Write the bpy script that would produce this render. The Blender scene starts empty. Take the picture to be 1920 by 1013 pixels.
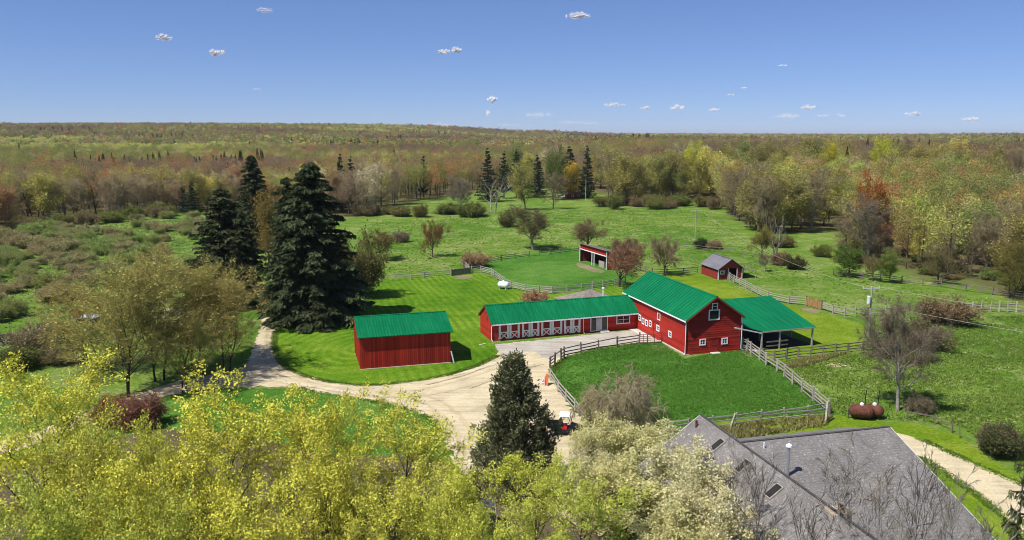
import bpy, math, random
import numpy as np

S = bpy.context.scene
COL = S.collection
R = math.radians
rng = np.random.default_rng(7)
random.seed(7)

# ------------------------------------------------------------------ camera
FPX, CX, CY = 1478.0, 960.0, 506.5
PITCH = math.atan(254.5 / FPX)
CAMZ = 28.0
cam = bpy.data.cameras.new('camera')
camo = bpy.data.objects.new('camera', cam)
COL.objects.link(camo)
camo.location = (0, 0, CAMZ)
camo.rotation_euler = (math.pi / 2 - PITCH, 0, 0)
cam.sensor_fit = 'HORIZONTAL'
cam.angle = 2 * math.atan(CX / FPX)
cam.clip_start = 0.5
cam.clip_end = 60000
S.camera = camo

# ------------------------------------------------------------------ sky and sun
SUN_EL, SUN_AZ = R(57), math.atan2(-0.82, -0.572)      # azimuth from +Y towards +X
w = bpy.data.worlds.new('World')
S.world = w
w.use_nodes = True
wn = w.node_tree
bg = wn.nodes['Background']
sky = wn.nodes.new('ShaderNodeTexSky')
sky.sky_type = 'NISHITA'
sky.sun_disc = False
sky.sun_elevation = SUN_EL
sky.sun_rotation = SUN_AZ % (2 * math.pi)
sky.altitude = 3000
sky.air_density = 1.0
sky.dust_density = 0.0
sky.ozone_density = 6.0
gam = wn.nodes.new('ShaderNodeGamma')
gam.inputs[1].default_value = 0.75
wn.links.new(sky.outputs[0], gam.inputs[0])
tin = wn.nodes.new('ShaderNodeMix')
tin.data_type = 'RGBA'; tin.blend_type = 'MULTIPLY'; tin.inputs[0].default_value = 1.0
tin.inputs[7].default_value = (0.87, 0.985, 1.34, 1)
wn.links.new(gam.outputs[0], tin.inputs[6])
wn.links.new(tin.outputs[2], bg.inputs[0])
bg.inputs[1].default_value = 0.110
sun = bpy.data.lights.new('sun', 'SUN')
sun.energy = 5.0
sun.angle = R(0.5)
sun.color = (1.0, 0.955, 0.88)
suno = bpy.data.objects.new('sun', sun)
COL.objects.link(suno)
sd = (math.sin(SUN_AZ) * math.cos(SUN_EL), math.cos(SUN_AZ) * math.cos(SUN_EL), math.sin(SUN_EL))
from mathutils import Vector, Matrix
suno.rotation_euler = Vector(sd).to_track_quat('Z', 'Y').to_euler()
suno.location = (-60, -60, 120)
S.view_settings.view_transform = 'Standard'
S.view_settings.look = 'None'
S.view_settings.exposure = 0.24
S.view_settings.gamma = 1.0
S.view_settings.use_curve_mapping = False
S.cycles.filter_width = 0.95
S.cycles.max_bounces = 5
S.cycles.diffuse_bounces = 2
S.cycles.glossy_bounces = 2
S.cycles.transmission_bounces = 3
S.cycles.transparent_max_bounces = 20

# ------------------------------------------------------------------ terrain and survey helpers
def sm(t):
    t = np.clip(t, 0, 1)
    return t * t * (3 - 2 * t)

def H(x, y):
    x = np.asarray(x, float); y = np.asarray(y, float)
    z = 43 * sm((y - 600) / 1900) * (1 - sm((x + 520) / 950))
    z = z + 5 * np.sin(x / 330 + 1.3) * np.sin(y / 410) * sm((y - 500) / 800)
    z = z + 6.5 * sm((y - 235) / 170) * sm((x - 45) / 90)
    z = z + 0.5 * np.sin(x / 23 + 0.4) * np.sin(y / 31) * sm((y - 175) / 60)
    return z

CAMV = np.array([0, 0, CAMZ])
_F = np.array([0, math.cos(PITCH), -math.sin(PITCH)])
_U = np.array([0, math.sin(PITCH), math.cos(PITCH)])
_R = np.array([1.0, 0, 0])

def ray(px, py):
    return _F + (px - CX) / FPX * _R + (CY - py) / FPX * _U

def G(px, py):
    """where the ground seen at that bearing lies (survey of the photograph)"""
    d = ray(px, py)
    z = 0.0
    for _ in range(25):
        t = (z - CAMZ) / d[2]
        q = CAMV + t * d
        z = 0.6 * z + 0.4 * float(H(q[0], q[1]))
    return float(q[0]), float(q[1]), float(H(q[0], q[1]))

def TA(px, py, dist):
    d = ray(px, py)
    q = CAMV + d * (dist / d[1])
    return float(q[0]), float(q[1]), float(q[2])

def topz(x, y, py):
    """height of a point standing at x, y that shows at row py"""
    t = (CY - py) / FPX
    # solve (z-CAMZ) from projection
    c, s = math.cos(PITCH), math.sin(PITCH)
    return CAMZ + y * (t * c - s) / (c + t * s)

def width_m(px, y):
    return px * y / FPX

# ------------------------------------------------------------------ materials
def N(nt, typ, **kw):
    n = nt.nodes.new(typ)
    for k, v in kw.items():
        setattr(n, k, v)
    return n

def new_mat(name):
    m = bpy.data.materials.new(name)
    m.use_nodes = True
    nt = m.node_tree
    b = nt.nodes['Principled BSDF']
    b.inputs['Specular IOR Level'].default_value = 0.25
    return m, nt, b

def c4(c):
    return (c[0], c[1], c[2], 1)

def noise(nt, vec, scale, detail=4, rough=0.6, dist=0.0):
    n = N(nt, 'ShaderNodeTexNoise')
    n.inputs['Scale'].default_value = scale
    n.inputs['Detail'].default_value = detail
    n.inputs['Roughness'].default_value = rough
    n.inputs['Distortion'].default_value = dist
    if vec is not None:
        nt.links.new(vec, n.inputs['Vector'])
    return n.outputs['Fac']

def ramp(nt, fac, stops):
    r = N(nt, 'ShaderNodeValToRGB')
    e = r.color_ramp.elements
    while len(e) < len(stops):
        e.new(0.5)
    for i, (p, c) in enumerate(stops):
        e[i].position = p
        e[i].color = c4(c) if not isinstance(c, (int, float)) else (c, c, c, 1)
    nt.links.new(fac, r.inputs[0])
    return r.outputs[0]

def mixc(nt, fac, a, b, mode='MIX'):
    m = N(nt, 'ShaderNodeMix', data_type='RGBA', blend_type=mode)
    for sock, v in ((m.inputs[0], fac), (m.inputs[6], a), (m.inputs[7], b)):
        if isinstance(v, (int, float)):
            sock.default_value = v
        elif isinstance(v, tuple):
            sock.default_value = c4(v)
        else:
            nt.links.new(v, sock)
    return m.outputs[2]

def math_n(nt, op, a, b=None):
    m = N(nt, 'ShaderNodeMath', operation=op)
    for i, v in enumerate((a, b)):
        if v is None:
            continue
        if isinstance(v, (int, float)):
            m.inputs[i].default_value = v
        else:
            nt.links.new(v, m.inputs[i])
    return m.outputs[0]

def wpos(nt, sx=1, sy=1, sz=1, rot=0):
    g = N(nt, 'ShaderNodeNewGeometry')
    mp = N(nt, 'ShaderNodeMapping')
    mp.inputs['Scale'].default_value = (sx, sy, sz)
    mp.inputs['Rotation'].default_value = (0, 0, rot)
    nt.links.new(g.outputs['Position'], mp.inputs[0])
    return mp.outputs[0]

def opos(nt, sx=1, sy=1, sz=1):
    g = N(nt, 'ShaderNodeTexCoord')
    mp = N(nt, 'ShaderNodeMapping')
    mp.inputs['Scale'].default_value = (sx, sy, sz)
    nt.links.new(g.outputs['Object'], mp.inputs[0])
    return mp.outputs[0]

def add_bump(nt, b, h, strength=0.5, dist=0.05):
    bp = N(nt, 'ShaderNodeBump')
    bp.inputs['Strength'].default_value = strength
    bp.inputs['Distance'].default_value = dist
    nt.links.new(h, bp.inputs['Height'])
    nt.links.new(bp.outputs[0], b.inputs['Normal'])

def simple(name, c, rough=0.7, metal=0.0, var=0.25, scale=1.5, world=False, spec=0.25):
    """a paint or stone with worn, uneven colour"""
    m, nt, b = new_mat(name)
    v = opos(nt)
    f = noise(nt, v, scale, 6, 0.7)
    lo = tuple(max(0, x * (1 - var)) for x in c)
    hi = tuple(min(1, x * (1 + var)) for x in c)
    col = ramp(nt, f, [(0.3, lo), (0.7, hi)])
    nt.links.new(col, b.inputs['Base Color'])
    b.inputs['Roughness'].default_value = rough
    b.inputs['Metallic'].default_value = metal
    b.inputs['Specular IOR Level'].default_value = spec
    return m

def boards(name, c, var=0.35):
    """painted boards: every board has its own tone (object random) with streaky wear along the grain"""
    m, nt, b = new_mat(name)
    oi = N(nt, 'ShaderNodeObjectInfo')
    v = opos(nt, 1, 1, 1)
    f = noise(nt, v, 3.0, 6, 0.75)
    a = math_n(nt, 'MULTIPLY_ADD', f, 0.5)
    a.node.inputs[2].default_value = 0.0
    s = math_n(nt, 'ADD', a, math_n(nt, 'MULTIPLY', oi.outputs['Random'], 0.5))
    lo = tuple(x * (1 - var) for x in c)
    hi = tuple(min(1, x * (1 + var)) for x in c)
    nt.links.new(ramp(nt, s, [(0.2, lo), (0.8, hi)]), b.inputs['Base Color'])
    b.inputs['Roughness'].default_value = 0.75
    return m

def leaf_mat(name, trans=0.35, vlo=0.45, vhi=1.35, jit=0.10, tint=False):
    m = bpy.data.materials.new(name)
    m.use_nodes = True
    nt = m.node_tree
    nt.nodes.clear()
    out = N(nt, 'ShaderNodeOutputMaterial')
    oi = N(nt, 'ShaderNodeObjectInfo')
    at = N(nt, 'ShaderNodeAttribute', attribute_name='var')
    mr = N(nt, 'ShaderNodeMapRange')
    mr.inputs[3].default_value = vlo
    mr.inputs[4].default_value = vhi
    nt.links.new(at.outputs['Fac'], mr.inputs[0])
    hs = N(nt, 'ShaderNodeHueSaturation')
    h1 = N(nt, 'ShaderNodeMapRange')
    h1.inputs[3].default_value = 0.5 - jit * 0.22
    h1.inputs[4].default_value = 0.5 + jit * 0.22
    nt.links.new(oi.outputs['Random'], h1.inputs[0])
    nt.links.new(h1.outputs[0], hs.inputs['Hue'])
    nt.links.new(mr.outputs[0], hs.inputs['Value'])
    if tint:
        ta = N(nt, 'ShaderNodeAttribute', attribute_name='tint')
        nt.links.new(ta.outputs['Color'], hs.inputs['Color'])
    else:
        nt.links.new(oi.outputs['Color'], hs.inputs['Color'])
    d = N(nt, 'ShaderNodeBsdfDiffuse')
    t = N(nt, 'ShaderNodeBsdfTranslucent')
    nt.links.new(hs.outputs[0], d.inputs[0])
    nt.links.new(hs.outputs[0], t.inputs[0])
    mx = N(nt, 'ShaderNodeMixShader')
    mx.inputs[0].default_value = trans
    nt.links.new(d.outputs[0], mx.inputs[1])
    nt.links.new(t.outputs[0], mx.inputs[2])
    nt.links.new(mx.outputs[0], out.inputs[0])
    return m

def grass_mat(name, dark, mid, light, dry, dry_at=0.66, stripes=None, bump=0.6, patch=0.05):
    m, nt, b = new_mat(name)
    p = wpos(nt)
    big = noise(nt, p, patch, 5, 0.62, 0.6)
    medn = noise(nt, p, 0.42, 5, 0.7, 0.4)
    fine = noise(nt, p, 3.2, 4, 0.75)
    s = math_n(nt, 'ADD', math_n(nt, 'MULTIPLY', big, 0.55), math_n(nt, 'MULTIPLY', medn, 0.45))
    col = ramp(nt, s, [(0.36, dark), (0.5, mid), (0.63, light)])
    fr = ramp(nt, fine, [(0.28, 0.55), (0.72, 1.4)])
    col = mixc(nt, 1.0, col, fr, 'MULTIPLY')
    # dry straw patches and pale specks (dandelions, dead stems)
    d1 = noise(nt, p, 0.13, 6, 0.7, 1.0)
    d2 = noise(nt, wpos(nt, 0.8, 2.2, 1), 1.6, 3, 0.7)
    dm = math_n(nt, 'MULTIPLY', ramp(nt, d1, [(dry_at - 0.1, 0.0), (dry_at + 0.06, 1.0)]), ramp(nt, d2, [(0.45, 0.0), (0.62, 1.0)]))
    col = mixc(nt, dm, col, dry)
    if stripes:
        col = mixc(nt, 1.0, col, stripes(nt), 'MULTIPLY')
    nt.links.new(col, b.inputs['Base Color'])
    b.inputs['Roughness'].default_value = 0.95
    b.inputs['Specular IOR Level'].default_value = 0.05
    add_bump(nt, b, math_n(nt, 'ADD', fine, math_n(nt, 'MULTIPLY', medn, 1.5)), bump, 0.25)
    return m

M = {}
def siding(name, c, pitch=0.28):
    """painted horizontal siding: fine lap lines in relief, streaks of wear and splashed dirt near the ground"""
    m, nt, b = new_mat(name)
    p = opos(nt)
    sp = N(nt, 'ShaderNodeSeparateXYZ'); nt.links.new(p, sp.inputs[0])
    f = noise(nt, opos(nt, 2.2, 2.2, 0.5), 1.6, 6, 0.75)
    row = N(nt, 'ShaderNodeTexWhiteNoise', noise_dimensions='1D')
    nt.links.new(math_n(nt, 'FLOOR', math_n(nt, 'DIVIDE', sp.outputs[2], pitch)), row.inputs['W'])
    s = math_n(nt, 'ADD', math_n(nt, 'MULTIPLY', f, 0.7), math_n(nt, 'MULTIPLY', row.outputs['Value'], 0.3))
    col = ramp(nt, s, [(0.25, tuple(x * 0.68 for x in c)), (0.5, c), (0.75, tuple(x * 1.2 + 0.01 for x in c))])
    dz = math_n(nt, 'ADD', sp.outputs[2], math_n(nt, 'MULTIPLY', f, 0.9))
    col = mixc(nt, ramp(nt, dz, [(0.30, 0.55), (0.75, 0.0)]), col, (0.16, 0.05, 0.035))
    nt.links.new(col, b.inputs['Base Color'])
    b.inputs['Roughness'].default_value = 0.7
    add_bump(nt, b, math_n(nt, 'FRACT', math_n(nt, 'DIVIDE', sp.outputs[2], pitch)), 0.35, 0.03)
    return m
M['red'] = siding('red_siding', (0.42, 0.026, 0.016))
M['redboard'] = boards('red_boards', (0.34, 0.022, 0.013), 0.38)
M['redold'] = boards('faded_red_boards', (0.24, 0.030, 0.024), 0.3)
M['white'] = simple('white_paint', (0.81, 0.81, 0.83), 0.5, var=0.07)
M['trim'] = simple('grey_white_trim', (0.58, 0.58, 0.58), 0.6, var=0.15)
M['glass'] = simple('dark_glass', (0.015, 0.018, 0.022), 0.08, var=0.3, spec=0.6)
M['skyglass'] = simple('dusty_dark_glass', (0.03, 0.028, 0.026), 0.45, spec=0.15)
M['darkin'] = simple('dark_interior', (0.012, 0.011, 0.010), 0.9)
M['grey'] = simple('weathered_wood', (0.36, 0.33, 0.28), 0.85, var=0.35, scale=4)
M['greydark'] = simple('dark_weathered_wood', (0.17, 0.145, 0.115), 0.9, var=0.4, scale=4)
M['tanwood'] = simple('tan_gate_wood', (0.36, 0.20, 0.09), 0.85, var=0.3, scale=4)
M['conc'] = simple('pale_concrete', (0.55, 0.52, 0.47), 0.9, var=0.2, scale=2)
M['rust'] = simple('rusty_steel', (0.125, 0.045, 0.030), 0.85, var=0.6, scale=4)
M['steel'] = simple('galvanised_steel', (0.55, 0.57, 0.6), 0.35, 0.7, var=0.1)
M['black'] = simple('black_plastic', (0.018, 0.018, 0.02), 0.5)
M['tyre'] = simple('tyre_rubber', (0.02, 0.02, 0.02), 0.85)
M['redseat'] = simple('red_seat', (0.55, 0.02, 0.015), 0.5)
M['orange'] = simple('orange_boards', (0.50, 0.13, 0.05), 0.75, var=0.3)
M['brownroof'] = simple('brown_roof', (0.16, 0.11, 0.09), 0.85)
M['stone'] = simple('pale_stone', (0.42, 0.34, 0.24), 0.9, var=0.45, scale=3)
M['bark'] = simple('grey_brown_bark', (0.115, 0.09, 0.065), 0.95, var=0.45, scale=3)
M['barkpale'] = simple('pale_bark', (0.30, 0.27, 0.225), 0.95, var=0.35, scale=2)
M['barktan'] = simple('tan_bark', (0.30, 0.25, 0.165), 0.95, var=0.35, scale=3)
M['barkdark'] = simple('dark_bark', (0.05, 0.042, 0.034), 0.95, var=0.4, scale=3)
M['wire'] = simple('wire', (0.35, 0.36, 0.33), 0.5)
M['insul'] = simple('porcelain', (0.6, 0.62, 0.6), 0.3)
M['cream'] = simple('cream_siding', (0.5, 0.46, 0.38), 0.8, var=0.1)
M['mansion'] = simple('white_siding', (0.72, 0.71, 0.68), 0.7, var=0.06)

def metal_roof(name, c):
    m, nt, b = new_mat(name)
    f = noise(nt, opos(nt, 3.0, 0.22, 0.4), 1.3, 6, 0.7)
    f2 = noise(nt, opos(nt), 0.25, 4, 0.6)
    col = ramp(nt, f, [(0.28, tuple(x * 0.72 + 0.002 for x in c)), (0.5, c), (0.74, tuple(x * 1.18 + 0.012 for x in c))])
    col = mixc(nt, 1.0, col, ramp(nt, f2, [(0.3, 0.86), (0.7, 1.1)]), 'MULTIPLY')
    nt.links.new(col, b.inputs['Base Color'])
    nt.links.new(ramp(nt, f2, [(0.3, 0.34), (0.7, 0.55)]), b.inputs['Roughness'])
    b.inputs['Specular IOR Level'].default_value = 0.16
    return m
M['greenroof'] = metal_roof('green_metal_roof', (0.002, 0.155, 0.056))
M['greyroof'] = metal_roof('grey_metal_roof', (0.17, 0.165, 0.18))

def shingle(name, c, sc=1.0):
    m, nt, b = new_mat(name)
    v = opos(nt, 7 * sc, 9 * sc, 9 * sc)
    vo = N(nt, 'ShaderNodeTexVoronoi')
    vo.inputs['Scale'].default_value = 1.3
    nt.links.new(v, vo.inputs['Vector'])
    big = noise(nt, opos(nt), 0.35, 5, 0.6)
    sp = N(nt, 'ShaderNodeSeparateColor')
    nt.links.new(vo.outputs['Color'], sp.inputs[0])
    k = ramp(nt, sp.outputs[0], [(0.0, 0.8), (0.7, 1.0), (0.86, 1.1), (0.95, 1.45)])
    base = ramp(nt, big, [(0.3, tuple(x * 0.85 for x in c)), (0.7, tuple(x * 1.12 for x in c))])
    zs = N(nt, 'ShaderNodeSeparateXYZ'); nt.links.new(opos(nt), zs.inputs[0])
    cr = math_n(nt, 'FRACT', math_n(nt, 'DIVIDE', zs.outputs[2], 0.085))
    stain = noise(nt, opos(nt, 1.2, 1.2, 0.15), 0.9, 6, 0.7)
    col = mixc(nt, 1.0, mixc(nt, 1.0, base, k, 'MULTIPLY'), ramp(nt, cr, [(0.0, 0.74), (0.22, 1.02), (1.0, 1.06)]), 'MULTIPLY')
    nt.links.new(mixc(nt, 1.0, col, ramp(nt, stain, [(0.32, 0.80), (0.6, 1.06)]), 'MULTIPLY'), b.inputs['Base Color'])
    b.inputs['Roughness'].default_value = 0.95
    add_bump(nt, b, sp.outputs[0], 0.4, 0.02)
    return m
M['shingle'] = shingle('grey_shingles', (0.198, 0.184, 0.174))
M['shingle2'] = shingle('brown_grey_shingles', (0.24, 0.20, 0.18))
M['shingle3'] = shingle('dark_shingles', (0.075, 0.07, 0.07))

M['leaf'] = leaf_mat('spring_leaves', 0.30, 0.5, 1.45, 0.03)
M['leafmid'] = leaf_mat('woodland_leaves', 0.35, 0.5, 1.3, 0.06)
M['leaffar'] = leaf_mat('far_forest_leaves', 0.35, 0.6, 1.25, 0.10, True)
M['needle'] = leaf_mat('needles', 0.15, 0.35, 2.0, 0.05)
M['twig'] = leaf_mat('twigs_and_buds', 0.25, 0.55, 1.35, 0.05)
M['petal'] = leaf_mat('blossom', 0.45, 0.5, 1.2, 0.03)
M['blade'] = leaf_mat('grass_blades', 0.3, 0.5, 1.3, 0.0)

def gravel_mat(name, c, streak_rot=0.3):
    m, nt, b = new_mat(name)
    p = wpos(nt)
    a = noise(nt, p, 0.25, 6, 0.65, 0.5)
    st = noise(nt, wpos(nt, 0.18, 1.6, 1, streak_rot), 1.0, 5, 0.7, 0.5)
    fi = noise(nt, p, 6.0, 3, 0.8)
    s = math_n(nt, 'ADD', math_n(nt, 'MULTIPLY', a, 0.5), math_n(nt, 'MULTIPLY', st, 0.5))
    col = ramp(nt, s, [(0.34, tuple(x * 0.55 for x in c)), (0.46, tuple(x * 0.84 for x in c)), (0.56, c), (0.7, tuple(min(1, x * 1.12) for x in c))])
    col = mixc(nt, 1.0, col, ramp(nt, fi, [(0.3, 0.8), (0.7, 1.2)]), 'MULTIPLY')
    nt.links.new(col, b.inputs['Base Color'])
    b.inputs['Roughness'].default_value = 0.95
    b.inputs['Specular IOR Level'].default_value = 0.1
    add_bump(nt, b, fi, 0.4, 0.05)
    return m
M['gravel'] = gravel_mat('pale_gravel', (0.60, 0.505, 0.325), 0.25)
M['yard'] = gravel_mat('grey_yard_gravel', (0.46, 0.415, 0.35), -0.35)

# ------------------------------------------------------------------ mesh helpers
def make_mesh(name, V, F, mats=(), var=None, smooth=False, midx=None):
    """F: list of (n,k) integer arrays"""
    me = bpy.data.meshes.new(name)
    V = np.asarray(V, np.float32).reshape(-1, 3)
    F = [np.asarray(f, np.int32) for f in F if len(f)]
    me.vertices.add(len(V))
    me.vertices.foreach_set('co', V.ravel())
    idx = np.concatenate([f.ravel() for f in F])
    tot = np.concatenate([np.full(len(f), f.shape[1], np.int32) for f in F])
    start = np.concatenate([[0], np.cumsum(tot)[:-1]]).astype(np.int32)
    me.loops.add(len(idx))
    me.loops.foreach_set('vertex_index', idx)
    me.polygons.add(len(tot))
    me.polygons.foreach_set('loop_start', start)
    if midx is not None:
        me.polygons.foreach_set('material_index', np.asarray(midx, np.int32))
    if smooth:
        me.polygons.foreach_set('use_smooth', np.ones(len(tot), bool))
    for m in mats:
        me.materials.append(m)
    me.update(calc_edges=True)
    if var is not None:
        at = me.attributes.new('var', 'FLOAT', 'FACE')
        at.data.foreach_set('value', np.asarray(var, np.float32))
    return me

class MB:
    """collects boxes, prisms and tubes for ONE mesh"""
    def __init__(s):
        s.v = []; s.f3 = []; s.f4 = []; s.fn = []
    def add(s, vs, fs):
        o = len(s.v)
        s.v += [tuple(map(float, v)) for v in vs]
        for f in fs:
            g = [i + o for i in f]
            (s.f3 if len(g) == 3 else s.f4 if len(g) == 4 else s.fn).append(g)
        return s
    def hexa(s, p):
        return s.add(p, [(0, 3, 2, 1), (4, 5, 6, 7), (0, 1, 5, 4), (1, 2, 6, 5), (2, 3, 7, 6), (3, 0, 4, 7)])
    def box(s, x0, x1, y0, y1, z0, z1):
        return s.hexa([(x0, y0, z0), (x1, y0, z0), (x1, y1, z0), (x0, y1, z0), (x0, y0, z1), (x1, y0, z1), (x1, y1, z1), (x0, y1, z1)])
    def bar(s, a, b, wd, th=None, up=(0, 0, 1)):
        a = np.array(a, float); b = np.array(b, float); th = th or wd
        d = b - a; d /= np.linalg.norm(d)
        u = np.array(up, float)
        if abs(d @ u) > 0.95:
            u = np.array((0, 1.0, 0))
        x = np.cross(d, u); x /= np.linalg.norm(x); y = np.cross(x, d)
        q = []
        for c in (a, b):
            q += [c - x * wd / 2 - y * th / 2, c + x * wd / 2 - y * th / 2, c + x * wd / 2 + y * th / 2, c - x * wd / 2 + y * th / 2]
        return s.hexa(q)
    def tube(s, pts, r, k=8, cap=True):
        pts = [np.array(p, float) for p in pts]
        rs = r if hasattr(r, '__len__') else [r] * len(pts)
        o = len(s.v); ring = []
        ref = None
        for i, p in enumerate(pts):
            d = (pts[min(i + 1, len(pts) - 1)] - pts[max(i - 1, 0)]); d /= np.linalg.norm(d) + 1e-9
            u = np.array((0, 0, 1.0)) if abs(d[2]) < 0.95 else np.array((1.0, 0, 0))
            x = np.cross(d, u); x /= np.linalg.norm(x); y = np.cross(d, x)
            for j in range(k):
                a = 2 * math.pi * j / k
                s.v.append(tuple(p + rs[i] * (math.cos(a) * x + math.sin(a) * y)))
        for i in range(len(pts) - 1):
            for j in range(k):
                a = o + i * k + j; b = o + i * k + (j + 1) % k
                s.f4.append([a, b, b + k, a + k])
        if cap:
            s.fn.append([o + j for j in range(k)][::-1]); n = o + (len(pts) - 1) * k
            s.fn.append([n + j for j in range(k)])
        return s
    def mesh(s, name, mat, smooth=False):
        me = bpy.data.meshes.new(name)
        me.from_pydata(s.v, [], s.f3 + s.f4 + s.fn)
        if mat:
            me.materials.append(mat)
        if smooth:
            for p in me.polygons:
                p.use_smooth = True
        me.update()
        return me
    def build(s, name, mat, parent=None, smooth=False):
        return link(name, s.mesh(name, mat, smooth), parent)

def link(name, me, parent=None):
    o = bpy.data.objects.new(name, me)
    COL.objects.link(o)
    if parent is not None:
        o.parent = parent
    return o

def tag(o, label=None, cat=None, group=None, kind=None):
    if label: o['label'] = label
    if cat: o['category'] = cat
    if group: o['group'] = group
    if kind: o['kind'] = kind
    return o

def thing(name, label, cat, loc=(0, 0, 0), rz=0.0, group=None):
    o = bpy.data.objects.new(name, None)
    COL.objects.link(o)
    o.location = loc
    o.rotation_euler = (0, 0, rz)
    o.empty_display_size = 0.3
    return tag(o, label, cat, group)

# ------------------------------------------------------------------ ground
def span(lo, hi, fine_lo, fine_hi, step, n):
    a = np.arange(fine_lo, fine_hi + step, step)
    g = np.linspace(0, 1, n + 1)[1:] ** 3.2
    return np.concatenate([(fine_lo - (fine_lo - lo) * g)[::-1], a, a[-1] + (hi - a[-1]) * g])

def px_poly(pts):
    return [G(*p)[:2] for p in pts]

def inside(poly, x, y):
    x = np.asarray(x, float); y = np.asarray(y, float)
    r = np.zeros(x.shape, bool)
    n = len(poly)
    for i in range(n):
        x0, y0 = poly[i]; x1, y1 = poly[(i + 1) % n]
        c = ((y0 > y) != (y1 > y)) & (x < (x1 - x0) * (y - y0) / (y1 - y0 + 1e-12) + x0)
        r ^= c
    return r

# the open farmland: everything outside (beyond y 200 or so) is woodland floor
OPEN = [(-600, -300), (-330, 60), (-175, 205)] + px_poly([(0, 432), (130, 414), (250, 407), (340, 400), (440, 398), (660, 408), (720, 400), (900, 398), (960, 394), (1100, 388),
        (1240, 384), (1345, 374), (1375, 405), (1440, 440), (1490, 436), (1570, 428), (1575, 485), (1640, 503), (1760, 520), (1850, 545), (1940, 565)]) + [(140, 125), (330, 60), (500, -300)]
CLEAR = [px_poly([(700, 398), (900, 356), (1100, 352), (1160, 380), (1100, 392), (900, 402)]),
         px_poly([(1800, 352), (1990, 340), (2100, 385), (1905, 398), (1850, 372)])]

def forest_mask(x, y):
    m = ~inside(OPEN, x, y)
    for c in CLEAR:
        m &= ~inside(c, x, y)
    return m

xs = span(-22000, 22000, -420, 420, 6.0, 46)
ys = span(-900, 30000, -60, 760, 6.0, 46)
X, Y = np.meshgrid(xs, ys)
Z = H(X, Y)
nx, ny = len(xs), len(ys)
ii = np.arange(nx * ny).reshape(ny, nx)
quads = np.stack([ii[:-1, :-1], ii[:-1, 1:], ii[1:, 1:], ii[1:, :-1]], -1).reshape(-1, 4)
def ground_mat():
    m = grass_mat('pasture_grass', (0.060, 0.155, 0.013), (0.115, 0.210, 0.024), (0.195, 0.265, 0.050), (0.40, 0.37, 0.18), 0.57, bump=0.8, patch=0.035)
    nt = m.node_tree
    b = nt.nodes['Principled BSDF']
    src = b.inputs['Base Color'].links[0].from_socket
    at = N(nt, 'ShaderNodeAttribute', attribute_name='wood')
    fl = ramp(nt, noise(nt, wpos(nt), 0.03, 8, 0.75), [(0.35, (0.085, 0.085, 0.03)), (0.48, (0.13, 0.105, 0.05)), (0.6, (0.11, 0.125, 0.04)), (0.75, (0.19, 0.14, 0.075))])
    nt.links.new(mixc(nt, at.outputs['Fac'], src, fl), b.inputs['Base Color'])
    return m
gm = make_mesh('ground', np.stack([X, Y, Z], -1).reshape(-1, 3), [quads], [ground_mat()], smooth=True)
at = gm.attributes.new('wood', 'FLOAT', 'POINT')
at.data.foreach_set('value', forest_mask(X.ravel(), Y.ravel()).astype(np.float32))
tag(link('ground', gm), kind='structure', label='green pasture and woodland floor reaching the horizon')

def chaikin(pts, n=2):
    for _ in range(n):
        q = []
        for i in range(len(pts)):
            a = np.array(pts[i]); b = np.array(pts[(i + 1) % len(pts)])
            q += [tuple(a * 0.75 + b * 0.25), tuple(a * 0.25 + b * 0.75)]
        pts = q
    return pts

def sheet(name, px, z, mat, label, smooth=2, ragged=0.12, world=False):
    pts = px if world else px_poly(px)
    pts = chaikin(pts, smooth) if smooth else pts
    out = []
    for i in range(len(pts)):
        a = np.array(pts[i]); b = np.array(pts[(i + 1) % len(pts)])
        n = max(1, int(np.linalg.norm(b - a) / 0.45))
        for k in range(n):
            out.append(a + (b - a) * k / n + rng.normal(0, ragged, 2) * (ragged > 0))
    from mathutils.geometry import tessellate_polygon
    V3 = [Vector((p[0], p[1], 0)) for p in out]
    tris = tessellate_polygon([V3])
    V = [(p[0], p[1], z) for p in out]
    F = []
    for a, b, c in tris:
        pa, pb, pc = out[a], out[b], out[c]
        cr = (pb[0] - pa[0]) * (pc[1] - pa[1]) - (pb[1] - pa[1]) * (pc[0] - pa[0])
        F.append((a, b, c) if cr > 0 else (a, c, b))
    return tag(link(name, make_mesh(name, V, [np.array(F)], [mat])), kind='structure', label=label)

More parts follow.
